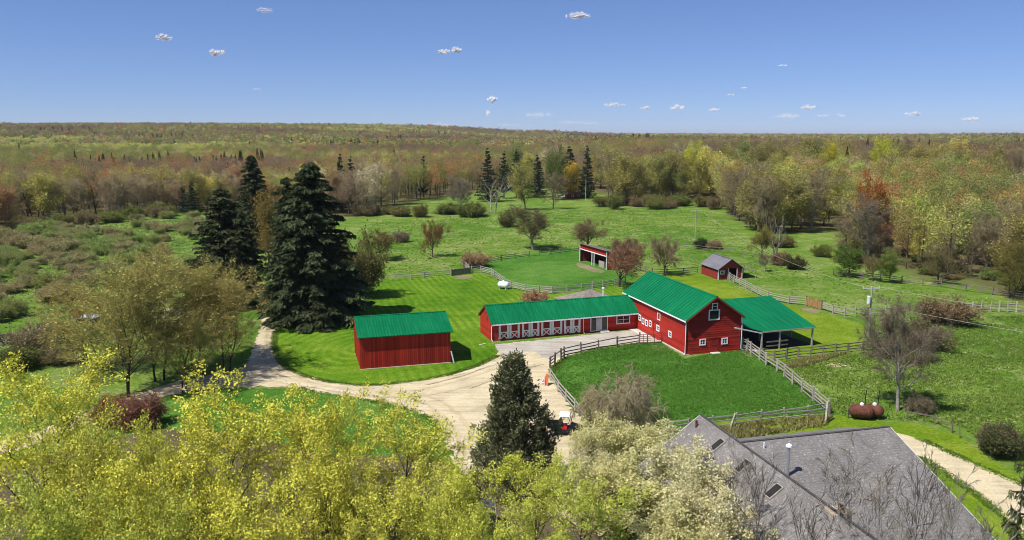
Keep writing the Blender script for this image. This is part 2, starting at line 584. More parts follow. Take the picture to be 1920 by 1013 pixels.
# lawn stripes left by the mower: straight passes at the back, rings beside the drive
LA, LB = np.array(G(790, 528)[:2]), np.array(G(855, 592)[:2])
ldir = (LB - LA) / np.linalg.norm(LB - LA)
lang = math.atan2(ldir[1], ldir[0])
ring_c = np.array(G(668, 655)[:2])
def lawn_stripes(nt):
    p = wpos(nt)
    sp = N(nt, 'ShaderNodeSeparateXYZ'); nt.links.new(p, sp.inputs[0])
    nrm = (-ldir[1], ldir[0])
    wob = math_n(nt, 'MULTIPLY', noise(nt, p, 0.12, 3), 1.6)
    lin = math_n(nt, 'ADD', math_n(nt, 'ADD', math_n(nt, 'MULTIPLY', sp.outputs[0], nrm[0]), math_n(nt, 'MULTIPLY', sp.outputs[1], nrm[1])), wob)
    dx = math_n(nt, 'MULTIPLY', math_n(nt, 'SUBTRACT', sp.outputs[0], float(ring_c[0])), 1.0)
    dy = math_n(nt, 'MULTIPLY', math_n(nt, 'SUBTRACT', sp.outputs[1], float(ring_c[1])), 0.62)
    rad = math_n(nt, 'SQRT', math_n(nt, 'ADD', math_n(nt, 'MULTIPLY', dx, dx), math_n(nt, 'MULTIPLY', dy, dy)))
    def saw(v, period):
        q = math_n(nt, 'SINE', math_n(nt, 'MULTIPLY', v, 2 * math.pi / period))
        return q
    sel = math_n(nt, 'MULTIPLY', math_n(nt, 'LESS_THAN', sp.outputs[1], 118.0), math_n(nt, 'LESS_THAN', sp.outputs[0], -17.0))
    v = N(nt, 'ShaderNodeMix'); nt.links.new(sel, v.inputs[0])
    nt.links.new(saw(lin, 1.25), v.inputs[2]); nt.links.new(saw(rad, 1.25), v.inputs[3])
    amp = noise(nt, p, 0.08, 3)
    k = math_n(nt, 'MULTIPLY', v.outputs[0], ramp(nt, amp, [(0.35, 0.25), (0.65, 1.0)]))
    return ramp(nt, math_n(nt, 'MULTIPLY_ADD', k, 0.5), [(0.0, (0.80, 0.86, 0.8)), (0.55, (0.95, 0.96, 0.9)), (1.0, (1.30, 1.17, 1.25))]) if False else \
        ramp(nt, math_n(nt, 'ADD', math_n(nt, 'MULTIPLY', k, 0.5), 0.5), [(0.0, (0.62, 0.72, 0.6)), (0.55, (0.84, 0.88, 0.8)), (0.9, (1.0, 1.0, 1.0))])

M['lawn'] = grass_mat('mown_lawn', (0.068, 0.170, 0.008), (0.125, 0.240, 0.014), (0.205, 0.300, 0.030), (0.32, 0.29, 0.11), 0.70, lawn_stripes, 0.5, 0.06)
M['lawn2'] = grass_mat('mown_grass', (0.085, 0.170, 0.008), (0.150, 0.230, 0.014), (0.22, 0.28, 0.030), (0.32, 0.28, 0.11), 0.70, None, 0.5, 0.09)
M['paddock'] = grass_mat('paddock_turf', (0.044, 0.138, 0.015), (0.080, 0.200, 0.025), (0.130, 0.250, 0.045), (0.19, 0.22, 0.075), 0.68, None, 0.9, 0.05)

inner = [(523, 596), (516, 622), (513, 648), (520, 672), (540, 693), (575, 707), (620, 717), (670, 723), (720, 722), (780, 715), (845, 703), (895, 686), (935, 667)]
sheet('lawn', inner + [(926, 648), (905, 620), (1010, 610), (1100, 600), (1195, 590), (1200, 540), (1172, 531), (1085, 548), (1040, 550), (985, 546), (950, 537), (925, 521), (898, 510), (800, 517), (690, 526), (640, 545), (560, 565)],
      0.02, M['lawn'], 'mown lawn with mower stripes round the small red barn', 1)
sheet('barn_lawn', [(1200, 540), (1240, 516), (1310, 512), (1350, 527), (1395, 547), (1480, 573), (1590, 600), (1625, 612), (1622, 654), (1540, 662), (1430, 672), (1395, 652), (1300, 640)],
      0.02, M['lawn2'], 'bright mown grass behind the main barn', 1)
sheet('paddock', [(1034, 700), (1036, 688), (1058, 672), (1090, 662), (1122, 655), (1157, 650), (1198, 644), (1242, 643), (1284, 672), (1392, 652), (1432, 675), (1480, 710), (1520, 742), (1556, 772), (1400, 783), (1270, 800), (1140, 815), (1100, 790), (1062, 745)],
      0.02, M['paddock'], 'deep green paddock in front of the main barn', 0)
sheet('far_paddock', [(902, 507), (925, 515), (948, 532), (985, 544), (1080, 546), (1170, 529), (1205, 517), (1150, 500), (1092, 462), (1010, 474), (940, 484), (876, 496)],
      0.03, M['paddock'], 'rounded green paddock behind the stable', 1)
sheet('front_lawn', [(440, 728), (560, 730), (640, 745), (720, 758), (780, 772), (812, 790), (828, 815), (838, 850), (760, 930), (500, 900), (330, 850), (250, 780), (340, 738)],
      0.02, M['paddock'], 'dark green grass between the drive and the maples', 1)
sheet('house_lawn', [(1240, 800), (1400, 786), (1558, 778), (1640, 790), (1740, 800), (1800, 818), (1850, 858), (1930, 905), (2100, 980), (2200, 1200), (1500, 1300), (1250, 1000)],
      0.02, M['lawn2'], 'mown grass round the grey roofed house', 1)
sheet('gravel_drive', [(499, 575), (527, 575), (523, 598), (516, 622), (513, 648), (520, 672), (540, 693), (575, 707), (620, 717), (670, 723), (720, 722), (780, 715), (845, 703), (895, 686), (935, 667), (945, 640), (1100, 640),
       (1090, 660), (1057, 670), (1035, 686), (1029, 702), (1045, 728), (1075, 770), (1110, 812), (1130, 850), (1080, 872), (1100, 980), (1230, 1100), (1050, 1180), (900, 1000), (862, 880), (842, 838), (830, 812), (814, 788), (780, 769), (720, 755), (640, 742), (560, 727), (455, 725), (330, 735), (150, 800), (0, 858), (-200, 900), (-200, 872), (0, 832), (150, 780), (330, 712), (440, 700), (462, 684), (478, 652), (489, 610)],
      0.035, M['gravel'], 'pale gravel drive sweeping past the small red barn', 1, 0.22)
sheet('leaf_litter', [(-200, 905), (0, 880), (180, 830), (330, 800), (480, 820), (640, 860), (800, 850), (880, 900), (1150, 1010), (1300, 1080), (1100, 1600), (-600, 1600)],
      0.045, gravel_mat('brown_leaf_litter', (0.13, 0.105, 0.06)), 'brown leaf litter under the maples', 1, 0.25)
def track(pts, wd):
    c = [np.array(G(*p)[:2]) for p in pts]
    for _ in range(2):
        c = [c[0]] + [q for i in range(len(c) - 1) for q in (c[i] * .75 + c[i + 1] * .25, c[i] * .25 + c[i + 1] * .75)] + [c[-1]]
    l, r = [], []
    for i, p in enumerate(c):
        d = c[min(i + 1, len(c) - 1)] - c[max(i - 1, 0)]; d /= np.linalg.norm(d)
        k = wd * (0.3 + 0.7 * math.sin(math.pi * (i + 0.5) / len(c))) * 0.5
        n = np.array((-d[1], d[0]))
        l.append(tuple(p + n * k)); r.append(tuple(p - n * k))
    return l + r[::-1]
M['rut'] = gravel_mat('worn_gravel', (0.535, 0.44, 0.275), 0.25)
M['rutpale'] = gravel_mat('pale_loose_gravel', (0.65, 0.565, 0.39), 0.25)
for k_, (pts_, wd_, mt_) in enumerate([
    ([(560, 712), (640, 731), (720, 738), (800, 730), (870, 712), (930, 692), (985, 672)], 0.55, 'rut'), ([(540, 717), (640, 738), (730, 747), (810, 742), (880, 724), (950, 702), (1010, 682)], 0.5, 'rut'),
    ([(760, 744), (800, 758), (835, 785), (858, 820), (872, 860)], 0.6, 'rut'), ([(790, 738), (835, 756), (868, 785), (888, 820)], 0.5, 'rut'), ([(506, 590), (500, 630), (494, 670), (510, 700), (560, 715)], 0.5, 'rut'),
    ([(518, 590), (509, 630), (506, 665), (525, 695), (580, 714)], 0.4, 'rut'), ([(850, 705), (900, 692), (945, 676), (990, 662)], 0.9, 'rutpale'), ([(480, 712), (560, 720), (640, 735), (700, 742)], 0.7, 'rutpale'),
    ([(880, 730), (930, 710), (985, 690), (1020, 684)], 0.4, 'rut'), ([(800, 722), (860, 708), (920, 686)], 0.35, 'rut')]):
    sheet('tyre_track', track(pts_, wd_), 0.05 + 0.004 * k_, M[mt_], 'worn wheel track on the gravel drive', 0, 0.10, True)
for p_ in ([(1478, 684), (1492, 680), (1506, 682), (1500, 688), (1484, 689)], [(1545, 686), (1562, 680), (1585, 683), (1592, 688), (1566, 691)], [(1690, 597), (1720, 602), (1700, 606)]):
    sheet('dry_patch', p_, 0.035, gravel_mat('dry_straw', (0.46, 0.40, 0.22)), 'pale patch of dry straw in the pasture', 1, 0.2)
for p_ in ([(1240, 646), (1215, 650), (1225, 655), (1250, 660), (1262, 655)], [(1085, 492), (1105, 499), (1138, 510), (1120, 513), (1095, 505), (1078, 497)], [(1395, 655), (1415, 668), (1405, 672), (1385, 661)], [(1505, 575), (1540, 584), (1530, 590), (1500, 582)], [(850, 519), (884, 515), (890, 521), (860, 525)]):
    sheet('worn_earth', p_, 0.042, gravel_mat('trodden_earth', (0.24, 0.21, 0.115)), 'trodden earth worn through the grass by a gate', 1, 0.2)
sheet('gravel_yard', [(926, 647), (1000, 640), (1100, 629), (1196, 619), (1242, 642), (1198, 643), (1157, 648), (1122, 653), (1090, 660), (1056, 668), (1030, 676), (1000, 660), (960, 672), (938, 664)],
      0.05, M['yard'], 'grey gravel yard in front of the stable', 0, 0.06)
sheet('dirt_track', [(1660, 806), (1730, 826), (1800, 858), (1870, 890), (1960, 928), (2150, 1000), (2250, 1250), (2000, 1100), (1925, 1005), (1850, 944), (1780, 892), (1725, 858), (1680, 830)],
      0.04, M['gravel'], 'pale dirt track curving round the grey roofed house', 1)

# ------------------------------------------------------------------ buildings
def plane_slab(mb, a, b, c, d, th):
    """roof slab: a,b eave edge, c,d ridge edge (top face), thickness th downwards along the normal"""
    a, b, c, d = [np.array(q, float) for q in (a, b, c, d)]
    n = np.cross(b - a, d - a); n /= np.linalg.norm(n)
    if n[2] < 0: n = -n
    mb.hexa([q - n * th for q in (a, b, c, d)] + [a, b, c, d])
    return n

def gable_roof(parent, L, W, he, hr, oe, og, mat, rib=0.5, trim=None, rake='redold', skirt_back=True, rib_w=0.05, rib_h=0.045, roofname='roof'):
    s = (hr - he) / (W / 2)
    x0, x1 = -og, L + og
    zE = he - s * oe
    mb = MB()
    # two slopes, the ridge closed by a cap
    for sgn in (0, 1):
        yE = -oe if sgn == 0 else W + oe
        a, b, c, d = (x0, yE, zE), (x1, yE, zE), (x1, W / 2, hr), (x0, W / 2, hr)
        plane_slab(mb, a, b, c, d, 0.10)
        if rib:
            k = int((x1 - x0) / rib)
            for i in range(k + 1):
                x = x0 + 0.03 + (x1 - x0 - 0.06) * i / k
                ny = -s if sgn == 0 else s
                n = np.array((0, ny, 1.0)); n /= np.linalg.norm(n)
                p0 = np.array((x, yE, zE)) ; p1 = np.array((x, W / 2, hr))
                q = []
                for p in (p0, p1):
                    for dx, u in ((-rib_w / 2, -0.01), (rib_w / 2, -0.01), (rib_w / 2 * 0.6, rib_h), (-rib_w / 2 * 0.6, rib_h)):
                        q.append(p + np.array((dx, 0, 0)) + n * u)
                mb.hexa(q)
    r = mb.build(roofname, mat, parent)
    cap = MB()
    n0 = 0.16
    cap.add([(x0 - 0.02, W / 2 - n0, hr - s * n0 + 0.07), (x1 + 0.02, W / 2 - n0, hr - s * n0 + 0.07), (x1 + 0.02, W / 2, hr + 0.085), (x0 - 0.02, W / 2, hr + 0.085), (x0 - 0.02, W / 2 + n0, hr - s * n0 + 0.07), (x1 + 0.02, W / 2 + n0, hr - s * n0 + 0.07)],
            [(0, 1, 2, 3), (3, 2, 5, 4)])
    cap.build('ridge_cap', mat, r)
    if trim:
        t = MB()
        for yE in (-oe - 0.02, W + oe + 0.02):
            t.box(x0, x1, yE - 0.03, yE + 0.03, zE - 0.20, zE - 0.03)
        t.build('gutter', trim, parent)
        for xe in (x0 - 0.03, x1 + 0.03):
            t = MB()
            for ya in (-oe, W + oe):
                t.bar((xe, ya, zE - 0.16), (xe, W / 2, hr - 0.16), 0.05, 0.13, up=(1, 0, 0) if False else (0, 0, 1))
            t.build('rake_board', M[rake], parent)
    return r

def gable_body(parent, L, W, he, hr, mat, name='wall', inset=0.0, eps=0.12, zbase=-0.4):
    """solid wall shell under the roof, one mesh per wall"""
    th = 0.15
    m = MB(); m.box(0, L, 0, th, zbase, he - eps); m.build(name, mat, parent)
    m = MB(); m.box(0, L, W - th, W, zbase, he - eps); m.build(name, mat, parent)
    for xa, xb in ((0.0, th), (L - th, L)):
        y0, y1, h1 = th + 0.003, W - th - 0.003, hr - eps
        e0 = he - eps + (hr - he) * (y0 / (W / 2))
        v = []
        for x in (xa, xb):
            v += [(x, y0, zbase), (x, y1, zbase), (x, y1, e0), (x, W / 2, h1), (x, y0, e0)]
        MB().add(v, [(0, 1, 2, 3, 4)[::-1], (5, 6, 7, 8, 9), (0, 5, 9, 4)[::-1], (1, 6, 5, 0)[::-1], (2, 7, 6, 1)[::-1], (3, 8, 7, 2)[::-1], (4, 9, 8, 3)[::-1]]).build(name, mat, parent)

def fr2(parent, O, U, W_, H_, fw=0.12, name='window', mat='white', pane='glass', mull=(1, 1), proud=0.05, label=None, depth=0.06):
    """window: O lower-left corner on the wall face (local), U unit vector along the wall; outward normal = U x Z"""
    O = np.array(O, float); U = np.array(U, float); Zv = np.array((0, 0, 1.0)); Nn = np.cross(U, Zv)
    def bx(mb, u0, u1, z0, z1, n0, n1):
        q = []
        for nn in (n0, n1):
            for (u, z) in ((u0, z0), (u1, z0), (u1, z1), (u0, z1)):
                q.append(O + U * u + Zv * z + Nn * nn)
        mb.hexa(q)
    f = MB()
    bx(f, 0, fw, 0, H_, 0.001, proud); bx(f, W_ - fw, W_, 0, H_, 0.001, proud)
    bx(f, fw, W_ - fw, 0, fw, 0.001, proud); bx(f, fw, W_ - fw, H_ - fw, H_, 0.001, proud)
    fo = f.build(name, M[mat], parent)
    if label: fo['label'] = label
    g = MB(); bx(g, fw - 0.01, W_ - fw + 0.01, fw - 0.01, H_ - fw + 0.01, 0.002, 0.018)
    g.build('pane', M[pane], fo)
    if mull[0] > 1 or mull[1] > 1:
        mm = MB()
        for i in range(1, mull[0]):
            u = fw + (W_ - 2 * fw) * i / mull[0]
            bx(mm, u - 0.03, u + 0.03, fw, H_ - fw, 0.019, 0.038)
        for i in range(1, mull[1]):
            z = fw + (H_ - 2 * fw) * i / mull[1]
            bx(mm, fw, W_ - fw, z - 0.025, z + 0.025, 0.019, 0.034)
        mm.build('glazing_bar', M[mat], fo)
    return fo, bx

def downspout(parent, x, y, z0, z1, mat='white', kick=(0, -0.3)):
    MB().tube([(x + kick[0], y + kick[1] , z1 + 0.15), (x, y, z1 - 0.15), (x, y, z0 + 0.25), (x + kick[0] * 0.8, y + kick[1] * 0.8, z0 + 0.06)], 0.055, 6).build('downspout', M[mat], parent)

# ---- small red barn
t = thing('small_barn', 'small windowless red board barn with green metal roof on the mown lawn beside the drive', 'barn', (-18.23, 91.7, 0), 0.275)
L, W, he, hr = 11.0, 8.6, 4.2, 5.6
gable_roof(t, L, W, he, hr, 0.45, 0.3, M['greenroof'], 0.36, None, rib_w=0.09, rib_h=0.06)
gable_body(t, L, W, he, hr, M['darkin'])
bmesh_ = {}
def vboard(wd, h, key):
    if key not in bmesh_:
        m = MB(); m.box(0, wd, -0.03, 0.0, 0, 1)
        bmesh_[key] = m.mesh('board', M['redboard'])
    return bmesh_[key]
nb = 44
for i in range(nb):
    wd = L / nb
    o = link('board', vboard(wd - 0.022, 1, 'sb'), t)
    o.location = (i * wd + 0.01, -0.004 - 0.012 * (i % 2) - random.random() * 0.008, -0.45 + random.random() * 0.06)
    o.scale = (1, 1, he - 0.12 + 0.45)
ng = 34
for i in range(ng):
    wd = W / ng
    yc = (i + 0.5) * wd
    top = he + (hr - he) * (1 - abs(yc - W / 2) / (W / 2)) - 0.22
    for side in (0, 1):
        o = link('board', vboard(wd - 0.022, 1, 'sg'), t)
        if side == 0:
            o.rotation_euler = (0, 0, -math.pi / 2); o.location = (-0.004 - 0.012 * (i % 2), yc + wd / 2 - 0.01, -0.4)
        else:
            o.rotation_euler = (0, 0, math.pi / 2); o.location = (L + 0.004 + 0.012 * (i % 2), yc - wd / 2 + 0.01, -0.4)
        o.scale = (1, 1, top + 0.4)
m = MB()
m.bar((-0.34, -0.45, 3.80), (-0.34, W / 2, 5.5), 0.04, 0.16); m.bar((-0.34, W + 0.45, 3.80), (-0.34, W / 2, 5.5), 0.04, 0.16)
m.build('rake_board', M['redold'], t)
m = MB(); m.box(-0.05, L + 0.05, -0.1, 0.0, -0.4, 0.09)
m.build('foundation', M['conc'], t)
pl = thing('plank', 'pale loose plank leaning on the right corner of the small red barn', 'plank', (-18.23 + 11.2 * math.cos(.275) + .25, 91.7 + 11.2 * math.sin(.275) - .35, 0.02), 0.3)
MB().bar((0, 0, 0), (-0.28, 0.28, 1.5), 0.16, 0.05).build('board', M['trim'], pl)

# ---- stable
SA = 0.328
t = thing('stable', 'long low red stable with green ribbed metal roof and white crossbuck doors', 'stable', (-2.716 - 0.45 * math.sin(SA) , 104.53 + 0.45 * math.cos(SA), 0), SA)
L, W, he, hr = 22.4, 5.2, 2.90, 4.53
gable_roof(t, L, W, he + 0.02, hr, 0.68, 0.12, M['greenroof'], 0.46, M['white'], rib_w=0.13, rib_h=0.10)
gable_body(t, L, W, he, hr, M['red'])
m = MB(); m.box(-0.04, L, -0.05, -0.002, -0.3, 0.16); m.build('sill_board', M['red'], t)
def stable_doors(u0, u1):
    """a pair of stable door leaves: white frame, red panel above, white cross below"""
    n = 2
    lw = (u1 - u0) / n
    for k in range(n):
        a = u0 + k * lw + 0.02; b = u0 + (k + 1) * lw - 0.02
        d = MB()
        d.box(a, b, -0.045, -0.004, 0.2, 2.42)
        do = d.build('door', M['red'], t)
        f = MB(); fw = 0.30
        f.box(a, a + fw, -0.085, -0.046, 0.2, 2.42); f.box(b - fw, b, -0.085, -0.046, 0.2, 2.42)
        f.box(a + fw, b - fw, -0.085, -0.046, 2.16, 2.42); f.box(a + fw, b - fw, -0.085, -0.046, 1.06, 1.2)
        f.build('frame', M['white'], do)
        f = MB()
        f.bar((a + fw, -0.066, 0.24), (b - fw, -0.066, 1.04), 0.036, 0.13, up=(0, 0, 1)); 
        f.bar((a + fw, -0.068, 1.04), (b - fw, -0.068, 0.24), 0.034, 0.13, up=(0, 0, 1))
        f.build('cross_brace', M['white'], do)
        g = MB(); g.box(a + fw + 0.06, b - fw - 0.06, -0.058, -0.047, 1.24, 2.12)
        g.build('upper_panel', M['redold'], do)
for u0, u1 in ((1.05, 4.15), (4.45, 7.05), (7.3, 10.5), (10.75, 13.3)):
    stable_doors(u0, u1)
# patio door, window, steps, lamp
fo, bx = fr2(t, (14.85, 0, 0.14), (1, 0, 0), 2.75, 2.2, 0.13, 'patio_door', 'white', 'glass', (3, 1))
m = MB(); bx(m, 1.0, 1.75, 0.14, 1.86, 0.04, 0.07); m.build('sliding_leaf', M['trim'], fo)
fr2(t, (18.95, 0, 0.9), (1, 0, 0), 2.2, 1.3, 0.13, 'window', 'white', 'glass', (2, 2))
m = MB(); m.box(16.3, 17.6, -0.45, -0.06, -0.05, 0.20); m.box(16.3, 17.6, -0.85, -0.45, -0.05, 0.09); m.build('steps', M['conc'], t)
downspout(t, 13.75, -0.08, 0.0, 2.4, 'white', (0, -0.45)); downspout(t, 0.05, -0.08, 0.0, 2.35, 'white', (0, -0.45))
m = MB(); m.box(-0.03, -0.002, 1.5, 2.1, 2.5, 3.1) ; m.build('loft_vent', M['redold'], t)
sp = thing('splash_pipe', 'white drain pipe lying in the grass at the left corner of the stable', 'pipe', (-3.6, 103.6, 0.06), 0.6)
MB().tube([(0, 0, 0), (-1.1, -0.2, 0.0)], 0.06, 8).build('pipe', M['white'], sp)

# ---- main barn
BA = -1.291
bu = np.array((math.cos(BA), math.sin(BA))); bn = np.array((-math.sin(BA), math.cos(BA)))
bo = np.array((17.011, 116.038)) + bn * 0.12
t = thing('main_barn', 'tall red main barn with plain green metal roof and white framed windows joining the stable', 'barn', (bo[0], bo[1], 0), BA)
L, W, he, hr = 18.7, 7.9, 4.84, 7.57
gable_roof(t, L, W, he, hr, 0.36, 0.5, M['greenroof'], 0.75, M['white'], rib_w=0.06, rib_h=0.045)
gable_body(t, L, W, he, hr, M['red'], zbase=-0.5)
# lapped boards on the front gable
nrow = 27
for i in range(nrow):
    z0 = -0.30 + i * 0.285; z1 = z0 + 0.28
    def half(z):
        return W / 2 if z <= he - 0.25 else max(0.05, (W / 2) * (hr - 0.28 - z) / (hr - he))
    a0, a1 = half(z0), half(z1)
    if a1 <= 0.1: break
    v = [(L + 0.045, W / 2 - a0, z0), (L + 0.045, W / 2 + a0, z0), (L + 0.010, W / 2 + a1, z1), (L + 0.010, W / 2 - a1, z1),
         (L - 0.01, W / 2 - a0, z0), (L - 0.01, W / 2 + a0, z0), (L - 0.01, W / 2 + a1, z1), (L - 0.01, W / 2 - a1, z1)]
    MB().add(v, [(0, 1, 2, 3), (1, 0, 4, 5), (5, 6, 2, 1), (0, 3, 7, 4), (3, 2, 6, 7), (4, 7, 6, 5)]).build('board', M['redboard'], t)
# windows: left wall faces -y, gable faces +x
for u, z in ((5.2, 1.55), (6.3, 1.28), (7.4, 1.28), (8.6, 1.45)):
    fr2(t, (u - 0.40, -0.071, z - 0.1), (1, 0, 0), 0.80, 0.9, 0.16, 'window', 'white', 'glass', (1, 2))
fr2(t, (10.5, 0, 2.85), (1, 0, 0), 0.95, 1.05, 0.13, 'loft_hatch', 'white', 'redold')
fr2(t, (10.4, 0, 1.25), (1, 0, 0), 0.9, 0.85, 0.17, 'window', 'white', 'glass', (2, 2))
fr2(t, (13.95, 0, 1.28), (1, 0, 0), 0.9, 0.85, 0.17, 'window', 'white', 'glass', (2, 2))
m = MB(); m.box(4.35, 8.0 + 1.5, -0.07, -0.004, 0.05, 2.45); sd_ = m.build('sliding_door', M['red'], t)
m = MB(); m.box(4.2, 11.2, -0.11, -0.071, 2.46, 2.56); m.build('door_track', M['redold'], sd_)
for (yc, zc, w_, h_, fw, mu) in ((3.95, 6.15, 0.85, 0.98, 0.13, (1, 2)), (3.9, 5.08, 1.62, 1.42, 0.17, (1, 1)), (2.4, 1.55, 0.9, 0.86, 0.15, (2, 2)), (5.6, 1.47, 0.9, 0.86, 0.15, (2, 2))):
    fr2(t, (L + 0.03, yc - w_ / 2, zc - h_ / 2), (0, 1, 0), w_, h_, fw, 'window', 'white', 'glass', mu, 0.07)
m = MB(); m.box(L + 0.03, L + 0.08, 3.45, 4.75, -0.3, 1.95); dr = m.build('door', M['redboard'], t)
m = MB(); m.box(L + 0.081, L + 0.10, 3.62, 4.58, 1.02, 1.12); m.box(L + 0.081, L + 0.10, 3.62, 3.74, 0.0, 1.85); m.box(L + 0.081, L + 0.10, 4.46, 4.58, 0.0, 1.85); m.build('door_frame', M['redold'], dr)
m = MB(); m.box(L + 0.081, L + 0.12, 3.3, 4.9, 1.955, 2.08); m.build('door_track', M['redold'], dr)
m = MB(); m.box(L + 0.1, L + 0.8, 3.5, 4.7, -0.3, 0.12); m.build('door_step', M['conc'], t)
m = MB(); m.box(11.6, L + 0.06, -0.11, -0.003, -0.4, 0.16); m.box(L + 0.061, L + 0.14, -0.1, 0.5, -0.4, 0.14); m.build('foundation', M['conc'], t)
downspout(t, L + 0.12, -0.12, 0.05, 4.55, 'white', (0.1, -0.2)); downspout(t, L + 0.12, W + 0.12, 0.05, 4.5, 'white', (0.1, 0.3))
for (xx, yy) in ((L - 0.09, -0.035),):
    m = MB(); m.box(xx, xx + 0.16, -0.055, -0.002, -0.2, he - 0.2); m.build('corner_board', M['trim'], t)
# concrete apron where the yard meets the barn
ap = [bo + bu * 2.0 - bn * 0.1, bo + bu * 9.8 - bn * 0.1, bo + bu * 9.4 - bn * 1.1, bo + bu * 2.2 - bn * 1.6]
sheet('concrete_apron', [tuple(q) for q in ap], 0.075, M['conc'], 'pale concrete strip along the barn wall', 0, 0.03, True)

# ---- open sided shed right of the main barn
eF0, eF1 = np.array(TA(1430, 622, 100.0)), np.array(TA(1530, 612, 102.6))
zE = 0.5 * (eF0[2] + eF1[2])
ud = (eF1 - eF0)[:2]; ud /= np.linalg.norm(ud)
sa = math.atan2(ud[1], ud[0])
Ls = float(np.linalg.norm((eF1 - eF0)[:2]))
t = thing('open_shed', 'open sided pole shed with wide green metal roof on the right of the main barn', 'shed', (eF0[0], eF0[1], 0), sa)
zR, dep = zE + 2.35, 9.6
m = MB()
off = -1.6
plane_slab(m, (0, 0, zE), (Ls, 0, zE), (Ls + off * 0.2, dep, zR), (off, dep, zR), 0.10)
plane_slab(m, (off, dep, zR), (Ls + off * 0.2, dep, zR), (Ls + off * 0.2, dep + 3.2, zR - 1.9), (off, dep + 3.2, zR - 1.9), 0.10)
plane_slab(m, (-4.2, 4.2, zE + 2.35 * 4.2 / 9.6), (0.0, 0.003, zE + 0.0007), (off + 0.003, dep, zR), (-4.6, dep, zR), 0.10)
ro = m.build('roof', M['greenroof'], t)
m = MB()
for i in range(1, 9):
    x = Ls * i / 9
    m.bar((x, 0, zE + 0.012), (x + off * (1 - 0.8 * i / 9) , dep, zR + 0.012), 0.06, 0.05)
m.build('roof_seam', M['greenroof'], ro)
m = MB(); m.box(0, Ls, -0.05, 0.0, zE - 0.22, zE - 0.02); m.build('fascia', M['grey'], t)
for x, y in ((0.08, 0.2), (Ls * 0.34, 0.2), (Ls - 0.35, 0.2), (0.08, 4.6), (Ls * 0.34, 4.6), (Ls - 0.3, 4.6)):
    m = MB(); m.box(x - 0.09, x + 0.09, y - 0.09, y + 0.09, -0.2, zE - 0.12 + y * 0.245); m.build('post', M['grey'], t)
m = MB(); m.box(-4.2, Ls - 0.2, 9.3, 9.45, -0.2, zR - 0.25); m.build('back_wall', M['redold'], t)
m = MB(); m.box(Ls * 0.1, Ls * 0.5, 0.14, 0.2, 1.0, 1.18); m.box(Ls * 0.1, Ls * 0.5, 0.14, 0.2, 0.45, 0.6); m.build('manger_rail', M['greydark'], t)
m = MB(); m.bar((-4.0, 0.4, zE - 0.2 + 0.9), (0.0, 0.12, zE - 0.3), 0.1, 0.16); m.build('beam', M['trim'], t)
sheet('shed_floor', [tuple(eF0[:2] + ud * a + np.array((-ud[1], ud[0])) * b) for a, b in ((-3.2, 0.4), (Ls + 0.3, 0.4), (Ls - 0.4, 9.2), (-4.4, 9.2))], 0.05, gravel_mat('earth_with_painted_shade', (0.075, 0.062, 0.048)), 'bare earth floor under the open shed, shade painted into its colour', 0, 0.1, True)  # floor colour darkened to stand in for the shade under the roof
pp = eF0[:2] - ud * 1.2
sheet('feed_pad', [(pp[0] - 1.5, pp[1] + 0.9), (pp[0] + 0.9, pp[1] - 0.3), (pp[0] + 1.2, pp[1] + 0.4), (pp[0] - 0.8, pp[1] + 1.6)], 0.07, M['conc'], 'small pale concrete pad at the open shed corner', 1, 0.03, True)

# ---- small grey roofed horse shelter
a0 = np.array(G(1313, 517)[:2]); a1 = np.array(G(1346, 525)[:2]); a2 = np.array(G(1391, 523)[:2])
gd = a2 - a1; Wg = float(np.linalg.norm(gd)); ga = math.atan2(gd[1], gd[0])
Lg = 7.2
# local x runs along the ridge from back (0) to the gable (Lg), gable faces the viewer
t = thing('horse_shelter', 'small red horse shelter with grey metal roof and an open gable end', 'shelter', (a1[0], a1[1], 0), ga)
root = bpy.data.objects.new('frame', None)
he, hr = 2.3, 4.1
m = MB()
plane_slab(m, (-0.35, Lg, he - 0.25), (-0.35, -0.5, he - 0.25), (Wg / 2, -0.5, hr), (Wg / 2, Lg, hr), 0.08)
plane_slab(m, (Wg + 0.3, -0.5, he - 0.2), (Wg + 0.3, Lg, he - 0.2), (Wg / 2, Lg, hr), (Wg / 2, -0.5, hr), 0.08)
ro = m.build('roof', M['greyroof'], t)
m = MB(); m.bar((Wg / 2, -0.55, hr + 0.03), (Wg / 2, Lg + 0.05, hr + 0.03), 0.3, 0.06); m.build('ridge_cap', M['greyroof'], ro)
m = MB(); m.box(0, 0.12, 0.0, Lg - 0.1, -0.2, he - 0.15); m.build('wall', M['redold'], t)
m = MB(); m.box(Wg - 0.12, Wg, 0.0, Lg - 0.1, -0.2, he - 0.15); m.build('wall', M['redold'], t)
m = MB(); m.box(0.123, Wg - 0.123, Lg - 0.25, Lg - 0.1, -0.2, he); m.build('wall', M['redold'], t)
m = MB(); m.box(0.123, Wg * 0.42, 0.0, 0.12, -0.2, he - 0.1); wl = m.build('wall', M['redold'], t)
m = MB(); m.box(Wg * 0.78, Wg - 0.123, 0.0, 0.12, -0.2, he - 0.1); m.build('wall', M['redold'], t)
m = MB(); m.add([(0.1, 0.02, he - 0.097), (Wg - 0.1, 0.02, he - 0.097), (Wg / 2, 0.02, hr - 0.15), (0.1, 0.1, he - 0.097), (Wg - 0.1, 0.1, he - 0.097), (Wg / 2, 0.1, hr - 0.15)],
      [(0, 1, 2), (5, 4, 3), (0, 3, 4, 1), (1, 4, 5, 2), (2, 5, 3, 0)]); m.build('gable_wall', M['redold'], t)
m = MB(); m.box(-0.06, 0.14, -0.06, 0.0, -0.1, he - 0.3); m.build('corner_board', M['white'], t)
